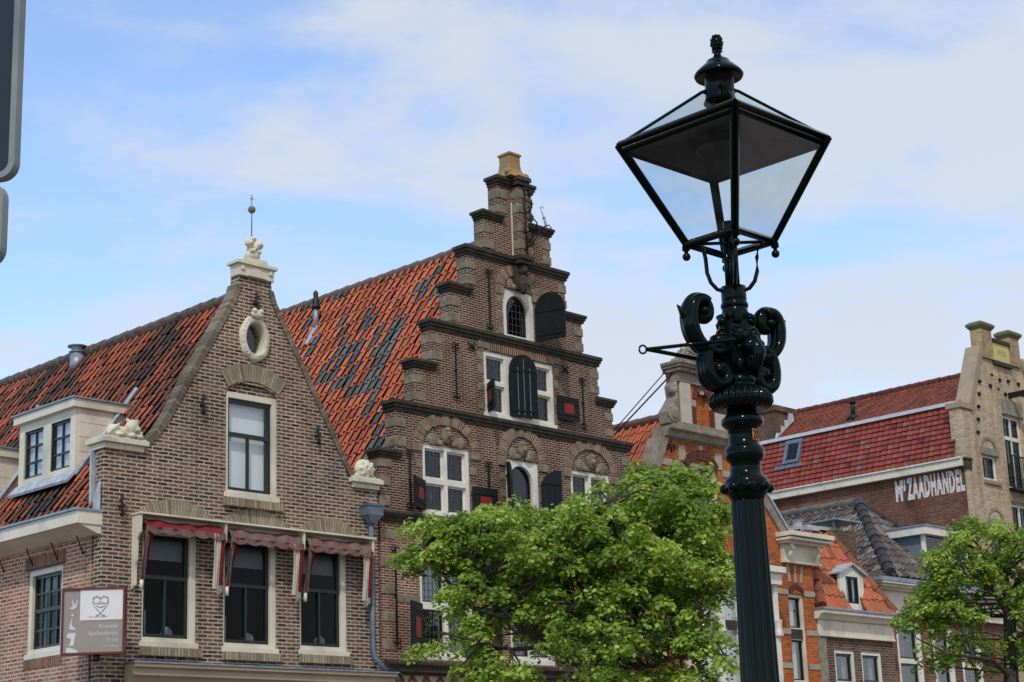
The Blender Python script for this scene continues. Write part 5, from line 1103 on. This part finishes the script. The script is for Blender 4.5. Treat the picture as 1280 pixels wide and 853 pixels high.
    text('M', G, -2.72, -.014, 11.34, 1, wp, root, width=.27, height=.72, ext=.004, bold=.05); text('IJ', G, -2.45, -.014, 11.66, 1, wp, root, width=.14, height=.4, ext=.004, bold=.03)
    # roof window, pipe, chimney
    e, h_ = .78, 1.9; Lq = hypot(e, h_); T = F.sub(-.22, 0, 12.46, (0, -1, 0), (h_ / Lq, 0, -e / Lq), (e / Lq, 0, h_ / Lq))
    c = MB(); c.prism(T, rect(-7.35, -6.65, .95, 1.9), -.13, -.02, [rect(-7.25, -6.75, 1.07, 1.75)]); c.box(T, -7.7, -6.5, -.08, -.06, .78, .93); sk = c.build('roof_window', M_pipe, root)
    c = MB(); c.box(T, -7.25, -6.75, -.1, -.09, 1.07, 1.75); c.build('pane', M_glassr, sk)
    xx, yy, z = 1.3, 5.0, 14.85; c = MB(); c.tube(F, [(xx, yy, z), (xx, yy, z + .6)], .08, 10); c.lathe(F, [(z + .5, .13), (z + .55, .13), (z + .6, .1)], 12, cx=xx, cy=yy); c.lathe(F, [(z - .1, .28), (z + .1, .12)], 12, cx=xx, cy=yy); c.build('vent_pipe', M_iron, root)
    c = MB(); c.box(F, .85, 2.1, 8.1, 9.5, 13.6, 15.75); ch = c.build('chimney', B_chim, root)
    c = MB(); c.box(F, .78, 2.17, 8.03, 9.57, 15.6, 15.72); c.box(F, .82, 2.13, 8.07, 9.53, 15.72, 15.82); c.lathe(F, [(15.8, .11), (16.2, .1)], 10, cx=1.2, cy=8.8); c.build('chimney_cap', B_chim, ch)
    c = MB(); c.prism(F, [(.72, 14.5), (1.95, 15.35), (1.9, 15.6), (1.65, 15.6), (1.65, 15.35), (1.4, 15.3), (1.4, 15.05), (1.15, 15.05), (1.15, 14.8), (.85, 14.75)], 8.02, 8.09); c.build('stepped_flashing', plain('white flashing', '#b9bcc0', .6), ch)
warehouse()
# ================================================================== TREES
import numpy as np
def spot(px, py, hd):
    """world point seen at photo pixel (1280 wide) at horizontal distance hd: used to read sizes off the photo"""
    d = Fw * 2264 + R2 * (px - 640) - U2 * (py - 426.5); k = hd / hypot(d.x, d.y); return Vector((0, 0, 1.6)) + d * k
def leafmat(name, c1, c2, c3):
    mt = bpy.data.materials.new(name); mt.use_nodes = True; n = mt.node_tree.nodes; l = mt.node_tree.links; n.clear()
    o = n.new('ShaderNodeOutputMaterial'); a = n.new('ShaderNodeAttribute'); a.attribute_name = 'tr'
    r = n.new('ShaderNodeValToRGB'); e = r.color_ramp.elements; e.new(.5)
    for q, (p, c) in zip(e, ((0, c1), (.55, c2), (1, c3))): q.position = p; q.color = sr(c)
    l.new(a.outputs['Fac'], r.inputs[0])
    p = n.new('ShaderNodeBsdfPrincipled'); p.inputs['Roughness'].default_value = .45; p.inputs['Specular IOR Level'].default_value = .35; t = n.new('ShaderNodeBsdfTranslucent'); m_ = n.new('ShaderNodeMixShader'); m_.inputs[0].default_value = .48
    l.new(r.outputs[0], p.inputs['Base Color']); hs = n.new('ShaderNodeHueSaturation'); hs.inputs['Value'].default_value = 1.5; hs.inputs['Hue'].default_value = .485; l.new(r.outputs[0], hs.inputs['Color']); l.new(hs.outputs[0], t.inputs[0])
    l.new(p.outputs[0], m_.inputs[1]); l.new(t.outputs[0], m_.inputs[2]); l.new(m_.outputs[0], o.inputs[0]); return mt
LEAF = leafmat('spring leaves', '#5c782d', '#88a13f', '#bac963')
BARK = plain('dark bark', '#2b251f', .95, .35, 14, c2='#453d33', bump=.01)
def tree(name, label, base, limbs, blobs, ncl, nleaf, size, seed, gap=.0, twig=.012, thin=1.0):
    """limbs: list of (points, radii); blobs: (centre, radii) ellipsoids of crown; leaf clusters hang on twigs"""
    rs = np.random.RandomState(seed); root = thing(name, label, 'tree', base)
    b = MB()
    pts = []
    for P_, R_ in limbs:
        b.tube(W, [tuple(p) for p in P_], [r * .5 for r in R_], 10)
        for i in range(len(P_) - 1):
            for k in range(6): pts.append(Vector(P_[i]).lerp(Vector(P_[i + 1]), k / 6))
    vols = np.array([r[0] * r[1] * r[2] for c, r in blobs]); vols = vols ** .8; vols /= vols.sum(); cl = []
    while len(cl) < ncl:
        i = rs.choice(len(blobs), p=vols); c, r = blobs[i]; v = rs.normal(size=3); v /= np.linalg.norm(v); q = rs.uniform(.2, 1) ** .45 * (1.12 if rs.rand() < .25 else 1)
        cl.append(Vector((c[0] + v[0] * r[0] * q, c[1] + v[1] * r[1] * q, c[2] + v[2] * r[2] * q)))
    tw = b; cl2 = []
    for c in cl:
        q = min(pts, key=lambda p: (p - c).length + max(0, p.z - c.z) * 1.2)
        if (q - c).length > 2.6: continue
        mid = q.lerp(c, .5) + Vector((rs.normal() * .08, rs.normal() * .08, .06 + rs.normal() * .05)); cl2.append((c, (c - mid).normalized()))
        if rs.rand() < .6: tw.tube(W, [tuple(q), tuple(mid), tuple(c)], [twig * 1.5, twig, twig * .4], 5)
    tw.build('trunk', BARK, root, recalc=False)
    V, Fc, T_ = [], [], []; nb = 0
    for c, d in cl2:
        R_ = size * rs.uniform(2.6, 4.4); n = int(nleaf * rs.uniform(.5, 1.3)); ct = rs.uniform(.1, .8)
        th = rs.uniform(0, 2 * pi, n); rr = R_ * np.sqrt(rs.rand(n)); hh = .32 * R_ * (1 - (rr / R_) ** 2) + rs.normal(0, .2 * R_, n)
        P_ = np.stack([c.x + rr * np.cos(th), c.y + rr * np.sin(th), c.z + hh - .08 * rr / R_], 1)
        nrm = np.stack([np.cos(th) * rr / R_ * .7 + rs.normal(0, .45, n), np.sin(th) * rr / R_ * .7 + rs.normal(0, .45, n), .55 + .4 * rs.rand(n)], 1); nrm /= np.linalg.norm(nrm, axis=1)[:, None]
        ax = rs.normal(size=(n, 3)); ax -= (ax * nrm).sum(1)[:, None] * nrm; ax /= np.linalg.norm(ax, axis=1)[:, None]; bx = np.cross(nrm, ax)
        s = size * rs.uniform(.55, 1.4, n)[:, None]
        for k, q in enumerate((P_ - ax * s * .5, P_ - ax * s * .12 + bx * s * .42 + nrm * s * .14, P_ + ax * s * .3 + bx * s * .28 + nrm * s * .04, P_ + ax * s * .6 - nrm * s * .1, P_ + ax * s * .3 - bx * s * .28 + nrm * s * .04, P_ - ax * s * .12 - bx * s * .42 + nrm * s * .14)): V.append(q)
        idx = nb + np.arange(n); tv = np.clip(ct + rs.normal(0, .27, n), 0, 1)
        Fc.append(np.stack([idx, idx + n, idx + 2 * n, idx + 3 * n], 1)); Fc.append(np.stack([idx, idx + 3 * n, idx + 4 * n, idx + 5 * n], 1)); T_ += [tv, tv]; nb += 6 * n
    V = np.concatenate(V) - np.array(base); Fc = np.concatenate(Fc); T_ = np.concatenate(T_)
    me = bpy.data.meshes.new('foliage'); me.vertices.add(len(V)); me.vertices.foreach_set('co', V.astype(np.float32).ravel())
    me.loops.add(Fc.size); me.loops.foreach_set('vertex_index', Fc.astype(np.int32).ravel()); me.polygons.add(len(Fc)); me.polygons.foreach_set('loop_start', np.arange(0, Fc.size, 4, dtype=np.int32))
    me.update(calc_edges=True); a = me.attributes.new('tr', 'FLOAT', 'FACE'); a.data.foreach_set('value', T_.astype(np.float32)); me.materials.append(LEAF)
    o = bpy.data.objects.new('foliage', me); S.collection.objects.link(o); o.parent = root
    return root
def px_blobs(lst, m):
    """(px, py, rx_px, ry_px, distance, depth radius)"""
    o = []
    for x, y, rx, ry, d, dr in lst:
        c = spot(x, y, d); k = d / 2264 * 1.03; o.append(((c.x, c.y, c.z), (rx * k, dr, ry * k)))
    return o
D1 = 22.5
c1 = spot(752, 845, D1); base1 = (c1.x + .05, c1.y, 0)
def lp(D, *p): return [spot(x, y, D + dd) for x, y, dd in p]
limbs1 = [([Vector(base1), c1], [.2, .15]),
          (lp(D1, (752, 850, 0), (700, 815, -.2), (650, 785, -.4), (610, 740, -.4), (590, 690, -.3)), [.12, .1, .075, .05, .03]),
          (lp(D1, (690, 808, -.2), (640, 812, -.5), (590, 800, -.8), (545, 790, -.9)), [.07, .05, .035, .02]),
          (lp(D1, (755, 850, 0), (790, 790, .2), (800, 730, .3), (830, 660, .2), (850, 600, .2)), [.12, .1, .08, .05, .03]),
          (lp(D1, (790, 790, .2), (850, 770, .6), (890, 745, .8)), [.08, .05, .025]),
          (lp(D1, (755, 850, 0), (815, 830, -.5), (870, 815, -.8), (912, 820, -1)), [.09, .06, .04, .015]),
          (lp(D1, (750, 850, 0), (740, 780, .5), (720, 710, .8), (705, 650, .8)), [.11, .08, .05, .03]),
          (lp(D1, (640, 775, -.4), (590, 760, -.2), (545, 710, 0), (525, 680, .1)), [.05, .04, .03, .015]),
          (lp(D1, (800, 730, .3), (770, 670, -.4), (760, 620, -.5)), [.06, .04, .02])]
bl1 = px_blobs([(545, 678, 46, 36, D1, .6), (600, 672, 60, 40, D1 + .2, .9), (515, 705, 20, 18, D1, .3), (655, 690, 66, 50, D1, 1.2), (735, 668, 50, 42, D1, 1.2), (825, 622, 42, 50, D1 + .2, 1.1), (868, 640, 36, 48, D1, .9),
                (775, 612, 34, 18, D1, .6), (705, 662, 34, 24, D1, .6), (805, 700, 90, 62, D1, 1.3), (860, 715, 50, 55, D1, .9), (895, 670, 22, 40, D1, .4), (720, 740, 95, 50, D1, 1.3), (620, 745, 62, 40, D1, .9), (590, 800, 30, 26, D1 - .3, .6), (540, 820, 20, 16, D1 - .5, .35), (580, 765, 22, 14, D1, .4),
                (800, 775, 85, 40, D1, 1.1), (865, 800, 36, 30, D1 - .5, .5), (905, 815, 20, 26, D1 - .8, .3), (835, 830, 45, 25, D1, .5), (700, 790, 40, 26, D1 + .5, .7), (560, 842, 30, 12, D1 - .5, .4), (780, 825, 50, 20, D1, .6), (710, 828, 36, 18, D1 - .9, .4), (640, 845, 50, 14, D1 - .7, .4), (740, 800, 60, 26, D1 - 1.1, .4), (760, 848, 60, 16, D1 - .8, .4), (850, 848, 50, 16, D1 - .4, .5), (600, 825, 20, 14, D1 - .6, .3)], 1)
tree('linden_tree', 'dense bright green young tree in front of the stepped gable house', base1, limbs1, bl1, 740, 100, .056, 3)
D2 = 33.
c2 = spot(1264, 850, D2); base2 = (c2.x, c2.y, 0)
limbs2 = [([Vector(base2), c2], [.3, .26]), (lp(D2, (1264, 853, 0), (1263, 800, 0), (1261, 755, 0), (1255, 715, 0)), [.26, .23, .2, .12]),
          (lp(D2, (1258, 765, 0), (1240, 735, -.4), (1222, 725, -.7), (1205, 712, -.8)), [.12, .09, .06, .03]),
          (lp(D2, (1258, 750, 0), (1275, 725, .4), (1300, 715, .6), (1330, 700, .6)), [.13, .1, .07, .04]),
          (lp(D2, (1256, 725, 0), (1240, 700, .5), (1222, 690, .9), (1210, 680, 1)), [.1, .07, .05, .02]),
          (lp(D2, (1262, 800, 0), (1285, 790, -.6), (1310, 780, -1)), [.1, .07, .04]),
          (lp(D2, (1258, 770, 0), (1230, 770, .8), (1195, 765, 1.4), (1160, 770, 1.6)), [.09, .06, .04, .02]),
          (lp(D2, (1262, 845, 0), (1240, 825, -.9), (1205, 820, -1.5), (1165, 815, -1.8)), [.1, .07, .04, .02]),
          (lp(D2, (1256, 720, 0), (1262, 690, .2), (1270, 670, .3)), [.1, .07, .03])]
bl2 = px_blobs([(1190, 700, 34, 26, D2, .9), (1230, 680, 46, 26, D2, 1.2), (1280, 680, 50, 30, D2, 1.3), (1330, 700, 50, 40, D2, 1.3), (1180, 730, 34, 26, D2, .9), (1215, 725, 45, 24, D2, 1.0), (1150, 775, 26, 24, D2, .7), (1190, 775, 40, 26, D2, 1), (1165, 815, 30, 20, D2, .7), (1215, 820, 40, 28, D2, .9), (1260, 740, 30, 16, D2, .7), (1300, 760, 40, 30, D2, 1), (1275, 815, 20, 20, D2, .6), (1168, 750, 24, 20, D2, .6), (1310, 815, 40, 30, D2, 1), (1210, 665, 24, 10, D2, .5)], 2)
tree('plane_tree', 'airy light green tree with dark forked trunk at the right edge of the view', base2, limbs2, bl2, 270, 90, .066, 8, twig=.012)

# ================================================================== STREET LAMP
def lamp():
    ax = Vector((.7626, 5.9513, 0)); F = Fr(ax, (1, 0, 0), (0, 1, 0), (0, 0, 1))
    root = thing('street_lamp', 'ornate dark green cast iron street lamp with square glass lantern and curled scroll arms', 'street lamp', ax)
    GP = MT('glossy dark green lamp paint', .12, .12); GP.bump(GP.noise(45, 4), .12, .0012); GPm = GP.col(GP.mix(GP.noise(9, 5), sr('#050a09'), sr('#0a1512')))
    GPm.node_tree.nodes['Principled BSDF'].inputs['Coat Weight'].default_value = .0
    # post
    b = MB(); b.lathe(F, [(0, .24), (.12, .24), (.14, .2), (.3, .19), (.34, .15), (.7, .13), (.76, .16), (.8, .16), (.86, .11), (.92, .085)], 32)
    b.lathe(F, [(.9, .082, .05), (1.0, .074, .05), (1.5, .067, .05), (2.0, .0605, .05), (2.3, .056, .05), (2.58, .0525, .05), (2.6, .052, .0)], 144, nf=16)
    b.build('post', GPm, root)
    b = MB(); n = 96
    b.lathe(F, [(2.585, .053), (2.60, .06), (2.615, .07), (2.64, .076), (2.655, .073), (2.668, .06), (2.68, .053), (2.715, .05), (2.72, .058), (2.735, .066), (2.755, .067), (2.768, .06), (2.775, .052), (2.83, .05), (2.835, .06), (2.846, .071), (2.862, .071), (2.872, .06), (2.88, .05), (2.905, .048)], 40)
    for k in range(8):
        a = k * pi / 4; b.ball(F, (cos(a) * .07, sin(a) * .07, 2.628), (.022, .022, .018), 8)
    b.build('collar', GPm, root)
    b = MB(); b.lathe(F, [(2.9, .05, 0), (2.893, .075, .0), (2.9, .094, .03), (2.918, .105, .045), (2.938, .103, .05), (2.958, .088, .05), (2.972, .065, .03), (2.98, .05, 0), (2.985, .056, 0), (2.998, .058, 0), (3.008, .05, 0), (3.015, .045, 0)], 160, nf=28)
    b.build('gadrooned_bulb', GPm, root)
    b = MB(); b.lathe(F, [(3.01, .046), (3.06, .047), (3.09, .058), (3.13, .066), (3.17, .064), (3.2, .054), (3.24, .044), (3.26, .042)], 32)
    b.lathe(F, [(3.195, .05, 0), (3.205, .056, .06), (3.222, .06, .12), (3.228, .054, .1)], 60, nf=6)
    b.lathe(F, [(3.23, .036), (3.245, .036), (3.25, .045), (3.26, .048), (3.268, .045), (3.272, .041), (3.275, .043), (3.325, .0435), (3.327, .03)], 32)
    # shells, rosette and boss ornaments in low relief
    for k in range(6):
        a = -pi / 2 + k * pi / 3; d = (cos(a), sin(a))
        b.ball(F, (d[0] * .062, d[1] * .062, 3.14), (.026, .026, .03), 8, bump=.12); b.ball(F, (d[0] * .05, d[1] * .05, 3.045), (.016, .016, .026), 8, bump=.12)
        b.ball(F, (d[0] * .056, d[1] * .056, 3.196), (.018, .018, .015), 8, bump=.15); b.ball(F, (d[0] * .062, d[1] * .062, 3.1), (.014, .014, .012), 6, bump=.1)
    for k in range(10):
        a = k * 2 * pi / 10; b.ball(F, (.024 * cos(a), -.07, 3.145 + .024 * sin(a)), .0065, 6)
    b.ball(F, (0, -.077, 3.145), .012, 8); b.tube(F, [(.0, -.05, 3.21), (.045, -.05, 3.215), (.06, -.045, 3.2), (.055, -.04, 3.18)], .004, 6); b.box(F, -.012, .012, -.075, -.05, 3.2, 3.225)
    b.build('ornament_body', GPm, root)
    # scroll arms
    th = radians(33)
    for s, sc, dz in ((-1, .93, -.012), (1, .84, -.01)):
        D = Fr(F(0, 0, dz), (s * cos(th), s * -sin(th) if s < 0 else -sin(th) * s, 0), (sin(th), cos(th), 0), (0, 0, 1))
        D = Fr(F(0, 0, dz), Vector((s * cos(th), s * sin(th), 0)), Vector((-s * sin(th), s * cos(th), 0)), (0, 0, 1))
        b = MB(); pts = [(.03, 3.125), (.08, 3.1), (.13, 3.095), (.175, 3.115), (.205, 3.155), (.215, 3.2), (.212, 3.245), (.195, 3.275), (.165, 3.285), (.138, 3.27), (.13, 3.243), (.143, 3.222), (.163, 3.222), (.168, 3.24)]
        P_ = []
        for i in range(len(pts) - 1):   # smooth the scroll
            for k in range(4):
                t = k / 4; p0, p1, p2, p3 = [pts[max(0, min(len(pts) - 1, i + j))] for j in (-1, 0, 1, 2)]
                f = lambda q: .5 * (2 * p1[q] + (p2[q] - p0[q]) * t + (2 * p0[q] - 5 * p1[q] + 4 * p2[q] - p3[q]) * t * t + (3 * p1[q] - p0[q] - 3 * p2[q] + p3[q]) * t ** 3)
                P_.append((f(0) * sc, 0, 3.11 + (f(1) - 3.11) * sc))
        n_ = len(P_); rad = [.018 + .009 * sin(pi * min(1, i / n_ * 1.0)) if i < n_ * .8 else .024 - .006 * (i / n_ - .8) * 5 for i in range(n_)]
        b.tube(D, P_, rad, 14, up=(0, 1, 0))
        for oy in (-.02, .0, .02): b.tube(D, [(p[0] + .0, p[1] + oy, p[2]) for p in P_[:36]], [r * .75 for r in rad[:36]], 8, up=(0, 1, 0))
        b.ball(D, (.163 * sc, 0, 3.11 + .13 * sc), (.02, .042, .02), 10)
        b.tube(D, [(.2 * sc, 0, 3.19), (.235 * sc, 0, 3.215), (.268 * sc, 0, 3.245)], [.026, .018, .002], 8)
        b.ball(D, (.075, 0, 3.135), (.04, .035, .03), 10, bump=.05); b.ball(D, (.15 * sc, 0, 3.085), (.03, .03, .02), 8, bump=.05)
        # lower scroll
        lo = [(.06, 3.1), (.1, 3.12), (.135, 3.1), (.145, 3.05), (.135, 3.005), (.105, 2.985), (.075, 2.995), (.065, 3.025), (.08, 3.045), (.1, 3.04), (.1, 3.025)]
        Q = []
        for i in range(len(lo) - 1):
            for k in range(4):
                t = k / 4; p0, p1, p2, p3 = [lo[max(0, min(len(lo) - 1, i + j))] for j in (-1, 0, 1, 2)]
                f = lambda q: .5 * (2 * p1[q] + (p2[q] - p0[q]) * t + (2 * p0[q] - 5 * p1[q] + 4 * p2[q] - p3[q]) * t * t + (3 * p1[q] - p0[q] - 3 * p2[q] + p3[q]) * t ** 3)
                Q.append((f(0), 0, f(1)))
        m_ = len(Q)
        for oy in (-.018, 0, .018): b.tube(D, [(q[0], oy, q[2]) for q in Q], [.016 + .006 * sin(pi * i / m_) for i in range(m_)], 10, up=(0, 1, 0))
        b.ball(D, (.09, 0, 3.03), (.02, .035, .02), 8)
        b.build('scroll_arm', GPm, root)
    # front and rear leaf scrolls
    for s in (-1, 1):
        b = MB(); D = Fr(F(0, 0, 0), Vector((s * sin(th), s * -cos(th), 0)), Vector((s * cos(th), s * sin(th), 0)), (0, 0, 1))
        b.tube(D, [(.04, 0, 3.13), (.09, 0, 3.11), (.11, 0, 3.07), (.095, 0, 3.03), (.065, 0, 3.03), (.065, 0, 3.055)], [.02, .026, .024, .02, .018, .014], 10, up=(0, 1, 0)); b.ball(D, (.08, 0, 3.1), (.03, .04, .03), 10, bump=.08)
        b.build('leaf_scroll', GPm, root)
    # ladder rest
    b = MB(); ring = spot(803.5, 437, 5.85); ring = ring - ax
    q1 = (-.03, -.06, ring.z + .01); q2 = (-.03, .1, ring.z + .0)
    b.tube(F, [tuple(ring + Vector((.014, 0, 0))), (-.02, -.13, ring.z + .02)], .0065, 8); b.tube(F, [tuple(ring + Vector((.014, 0, 0))), (-.02, .1, ring.z - .01)], .0075, 8)
    b.tube(F, [tuple(ring + Vector((cos(a * pi / 8) * .012, .0, sin(a * pi / 8) * .014))) for a in range(17)], .0035, 8)
    b.build('ladder_rest', GPm, root)
    # number plate
    b = MB(); a0, a1 = radians(-62), radians(-30); b.grid(F, [[(cos(a0 + (a1 - a0) * i / 8) * .0525, sin(a0 + (a1 - a0) * i / 8) * .0525, z) for i in range(9)] for z in (2.785, 2.823)], sm=True)
    pl = b.build('number_sticker', plain('orange sticker', '#b9641c', .5, .15, 20), root, recalc=False)
    am = radians(-45); nrm = Vector((cos(am), sin(am), 0)); tx = Vector((-sin(am), cos(am), 0)); G = Fr(ax + nrm * .0535, tx, -nrm, (0, 0, 1))
    text('20', G, -.013, 0, 2.789, .03, plain('black sticker print', '#0a0a0a', .6), pl, width=.026, height=.03, ext=.0005)
    # lantern
    zr, zb, zt = 3.858, 3.485, 4.045; rr, rb, rt = .366, .150, .062
    C4 = lambda r, z: [Vector((0, -r, z)), Vector((r, 0, z)), Vector((0, r, z)), Vector((-r, 0, z))]
    A_, B_, T_ = C4(rr, zr), C4(rb, zb), C4(rt, zt); fr = MB()
    def bar(mb, p, q, wd, th_=None): mb.tube(F, [tuple(p), tuple(q)], wd, 4 if th_ is None else th_)
    for i in range(4):
        j = (i + 1) % 4
        fr.tube(F, [tuple(A_[i] * 1), tuple(B_[i])], [.017, .014], 6)
        bar(fr, A_[i], A_[j], .013); bar(fr, A_[i] * .97 + Vector((0, 0, -.02 + .03 * zr - .0)), A_[j] * .97 + Vector((0, 0, -.02 + .03 * zr)), .014); bar(fr, B_[i], B_[j], .014)
        bar(fr, A_[i], T_[i], .006); bar(fr, T_[i], T_[j], .006)
        # rim gutter: sloping flat skirt
        o1, o2 = A_[i] * 1.0, A_[j] * 1.0
        k = Vector((o1.x * 1.03, o1.y * 1.03, zr + .004)), Vector((o2.x * 1.03, o2.y * 1.03, zr + .004)); i1, i2 = Vector((o1.x * .93, o1.y * .93, zr - .028)), Vector((o2.x * .93, o2.y * .93, zr - .028))
        u1, u2 = Vector((o1.x * .93, o1.y * .93, zr + .012)), Vector((o2.x * .93, o2.y * .93, zr + .012))
        fr.face(F, [tuple(k[0]), tuple(k[1]), tuple(i2), tuple(i1)]); fr.face(F, [tuple(k[0]), tuple(k[1]), tuple(u2), tuple(u1)]); fr.face(F, [tuple(u1), tuple(u2), tuple(i2), tuple(i1)])
        # corner drops
        c = B_[i] * 1.02; c.z = zb
        fr.lathe(F, [(zb - .005, .013), (zb - .022, .014), (zb - .024, .008), (zb - .03, .007)], 12, cx=c.x, cy=c.y); fr.ball(F, (c.x, c.y, zb - .045), .0145, 10)
    fr.build('lantern_frame', GPm, root, recalc=False)
    gm_ = glassmat('dusty lantern glass', (.86, .9, .9), .05, 1.45, .15)
    # dust makes the panes slightly milky
    nt_ = gm_.node_tree; o_ = nt_.nodes['Material Output']; src = o_.inputs[0].links[0].from_socket; df = nt_.nodes.new('ShaderNodeBsdfTranslucent'); df.inputs[0].default_value = (.75, .78, .78, 1); mx = nt_.nodes.new('ShaderNodeMixShader')
    no = nt_.nodes.new('ShaderNodeTexNoise'); no.inputs['Scale'].default_value = 14; no.inputs['Detail'].default_value = 8; tc_ = nt_.nodes.new('ShaderNodeTexCoord'); nt_.links.new(tc_.outputs['Object'], no.inputs['Vector'])
    mr = nt_.nodes.new('ShaderNodeMapRange'); mr.inputs[1].default_value = .35; mr.inputs[2].default_value = .75; mr.inputs[3].default_value = .0; mr.inputs[4].default_value = .07; nt_.links.new(no.outputs[0], mr.inputs[0]); nt_.links.new(mr.outputs[0], mx.inputs[0])
    nt_.links.new(src, mx.inputs[1]); nt_.links.new(df.outputs[0], mx.inputs[2]); nt_.links.new(mx.outputs[0], o_.inputs[0])
    for i in range(4):
        j = (i + 1) % 4; b = MB(); b.face(F, [tuple(A_[i] * .985 + Vector((0, 0, .015 * zr - .02))), tuple(A_[j] * .985 + Vector((0, 0, .015 * zr - .02))), tuple(B_[j]), tuple(B_[i])]); b.build('glass_pane', gm_, root, recalc=False)
    for i in range(4):
        j = (i + 1) % 4; b = MB(); b.face(F, [tuple(A_[i] * .93 + Vector((0, 0, .07 * zr + .012))), tuple(A_[j] * .93 + Vector((0, 0, .07 * zr + .012))), tuple(T_[j]), tuple(T_[i])]); b.build('roof_glass', gm_, root, recalc=False)
    b = MB(); k = .9
    b.grid(F, [[tuple(Vector((p.x * k_, p.y * k_, z))) for p in C4(rr, 0)] for k_, z in ((.93, zr - .025), (.5, zr + .0), (.2, zr + .02), (.0, zr + .02))], closed=True, sm=False)
    b.lathe(F, [(zr + .01, .06), (zr - .03, .1), (zr - .035, .09), (zr + .0, .03)], 24); b.build('reflector', plain('black reflector', '#060707', .6, .4, 6, c2='#121414'), root)
    # cross stay, pipes and brackets below the lantern
    b = MB(); b.tube(F, [tuple(B_[0] * .9 + Vector((0, 0, .1 * zb))), tuple(B_[2] * .9 + Vector((0, 0, .1 * zb)))], .006, 6); b.tube(F, [tuple(B_[1] * .9 + Vector((0, 0, .1 * zb))), tuple(B_[3] * .9 + Vector((0, 0, .1 * zb)))], .006, 6)
    for x, y in ((0, -.014), (-.014, .008), (.014, .008)): b.tube(F, [(x, y, 3.32), (x, y, 3.5)], .011, 8)
    b.tube(F, [(0, .0, 3.5), (0, .0, 3.56)], .022, 10); b.build('stem_pipe', GPm, root)
    for i in range(4):
        d = B_[i].normalized(); d = Vector((B_[i].x, B_[i].y, 0)).normalized(); b = MB()
        b.tube(F, [tuple(d * r + Vector((0, 0, z))) for r, z in ((.15, 3.48), (.115, 3.478), (.094, 3.465), (.088, 3.43), (.086, 3.38), (.075, 3.345), (.055, 3.32), (.04, 3.315))], .0072, 8); b.build('lantern_bracket', GPm, root)
    # chimney hood and pine cone finial
    b = MB(); b.lathe(F, [(4.0, .0), (4.0, .06), (4.02, .052), (4.1, .051), (4.105, .06), (4.095, .083), (4.105, .088), (4.115, .082), (4.135, .062), (4.15, .045), (4.16, .04), (4.165, .025), (4.18, .014), (4.19, .012), (4.195, .02), (4.2, .012)], 36); b.build('hood', GPm, root)
    b = MB(); b.ball(F, (0, 0, 4.228), (.0195, .0195, .03), 12)
    for r in range(5):
        for k in range(7): a = (k + .5 * (r % 2)) * 2 * pi / 7; z = 4.208 + r * .011; rr_ = .019 * math.sqrt(max(.05, 1 - ((z - 4.228) / .031) ** 2)); b.ball(F, (cos(a) * rr_, sin(a) * rr_, z), .006, 5)
    b.build('pine_cone_finial', GPm, root)
lamp()

# ================================================================== TRAFFIC SIGN seen from behind at the left edge
def road_sign():
    e = spot(33.5, 0, 3.2); e2 = spot(19, 222, 3.2)
    X = Vector((cos(radians(14)), -sin(radians(14)), 0)); Y = Vector((sin(radians(14)), cos(radians(14)), 0)); o = Vector((e2.x, e2.y, 0)); G = Fr(o, X, Y, Zd)
    root = thing('traffic_sign', 'grey backed aluminium sign boxes on a pole, cut off by the left edge', 'sign', G(-.32, .08, 0))
    face = plain('shaded sign back', '#1a1e1e', .35, .25, 2); al = plain('dull aluminium edge', '#7d827e', .4, .15, 5, c2='#5c625f')  # shade on the back of the plates is put into its near-black colour
    def boxs(x0, x1, z0, z1, dp, nm):
        def rr(x0, x1, z0, z1, r): return [(x0 + r, z0)] + [(x1 - r + r * sin(radians(a)), z0 + r - r * cos(radians(a))) for a in range(0, 91, 15)] + [(x1 - r + r * cos(radians(a)), z1 - r + r * sin(radians(a))) for a in range(0, 91, 15)] + [(x0 + r - r * sin(radians(a)), z1 - r + r * cos(radians(a))) for a in range(0, 91, 15)] + [(x0 + r - r * cos(radians(a)), z0 + r - r * sin(radians(a))) for a in range(0, 91, 15)]
        b = MB(); b.prism(G, rr(x0 + .012, x1 - .012, z0 + .012, z1 - .012, .02), .004, dp); p = b.build(nm, face, root)
        b = MB(); b.prism(G, rr(x0, x1, z0, z1, .03), -.006, dp + .004, [rr(x0 + .012, x1 - .012, z0 + .012, z1 - .012, .02)[::-1]]); b.build('edge', al, p, bevel=.002)
    boxs(-.6, .0, e2.z, e2.z + .75, .012, 'sign_plate'); q = spot(6, 225, 3.2)
    boxs(-.585, -.02, e2.z - .16, e2.z - .006, .012, 'sub_plate')
    b = MB(); b.tube(G, [(-.3, .07, 0), (-.3, .07, e2.z + .9)], .03, 14); b.build('pole', al, root)
    b = MB()
    for z in (e2.z - .08, e2.z + .2, e2.z + .55): b.lathe(G, [(z - .015, .036), (z + .015, .036)], 14, cx=-.3, cy=.07)
    b.build('clamp', al, root)
road_sign()
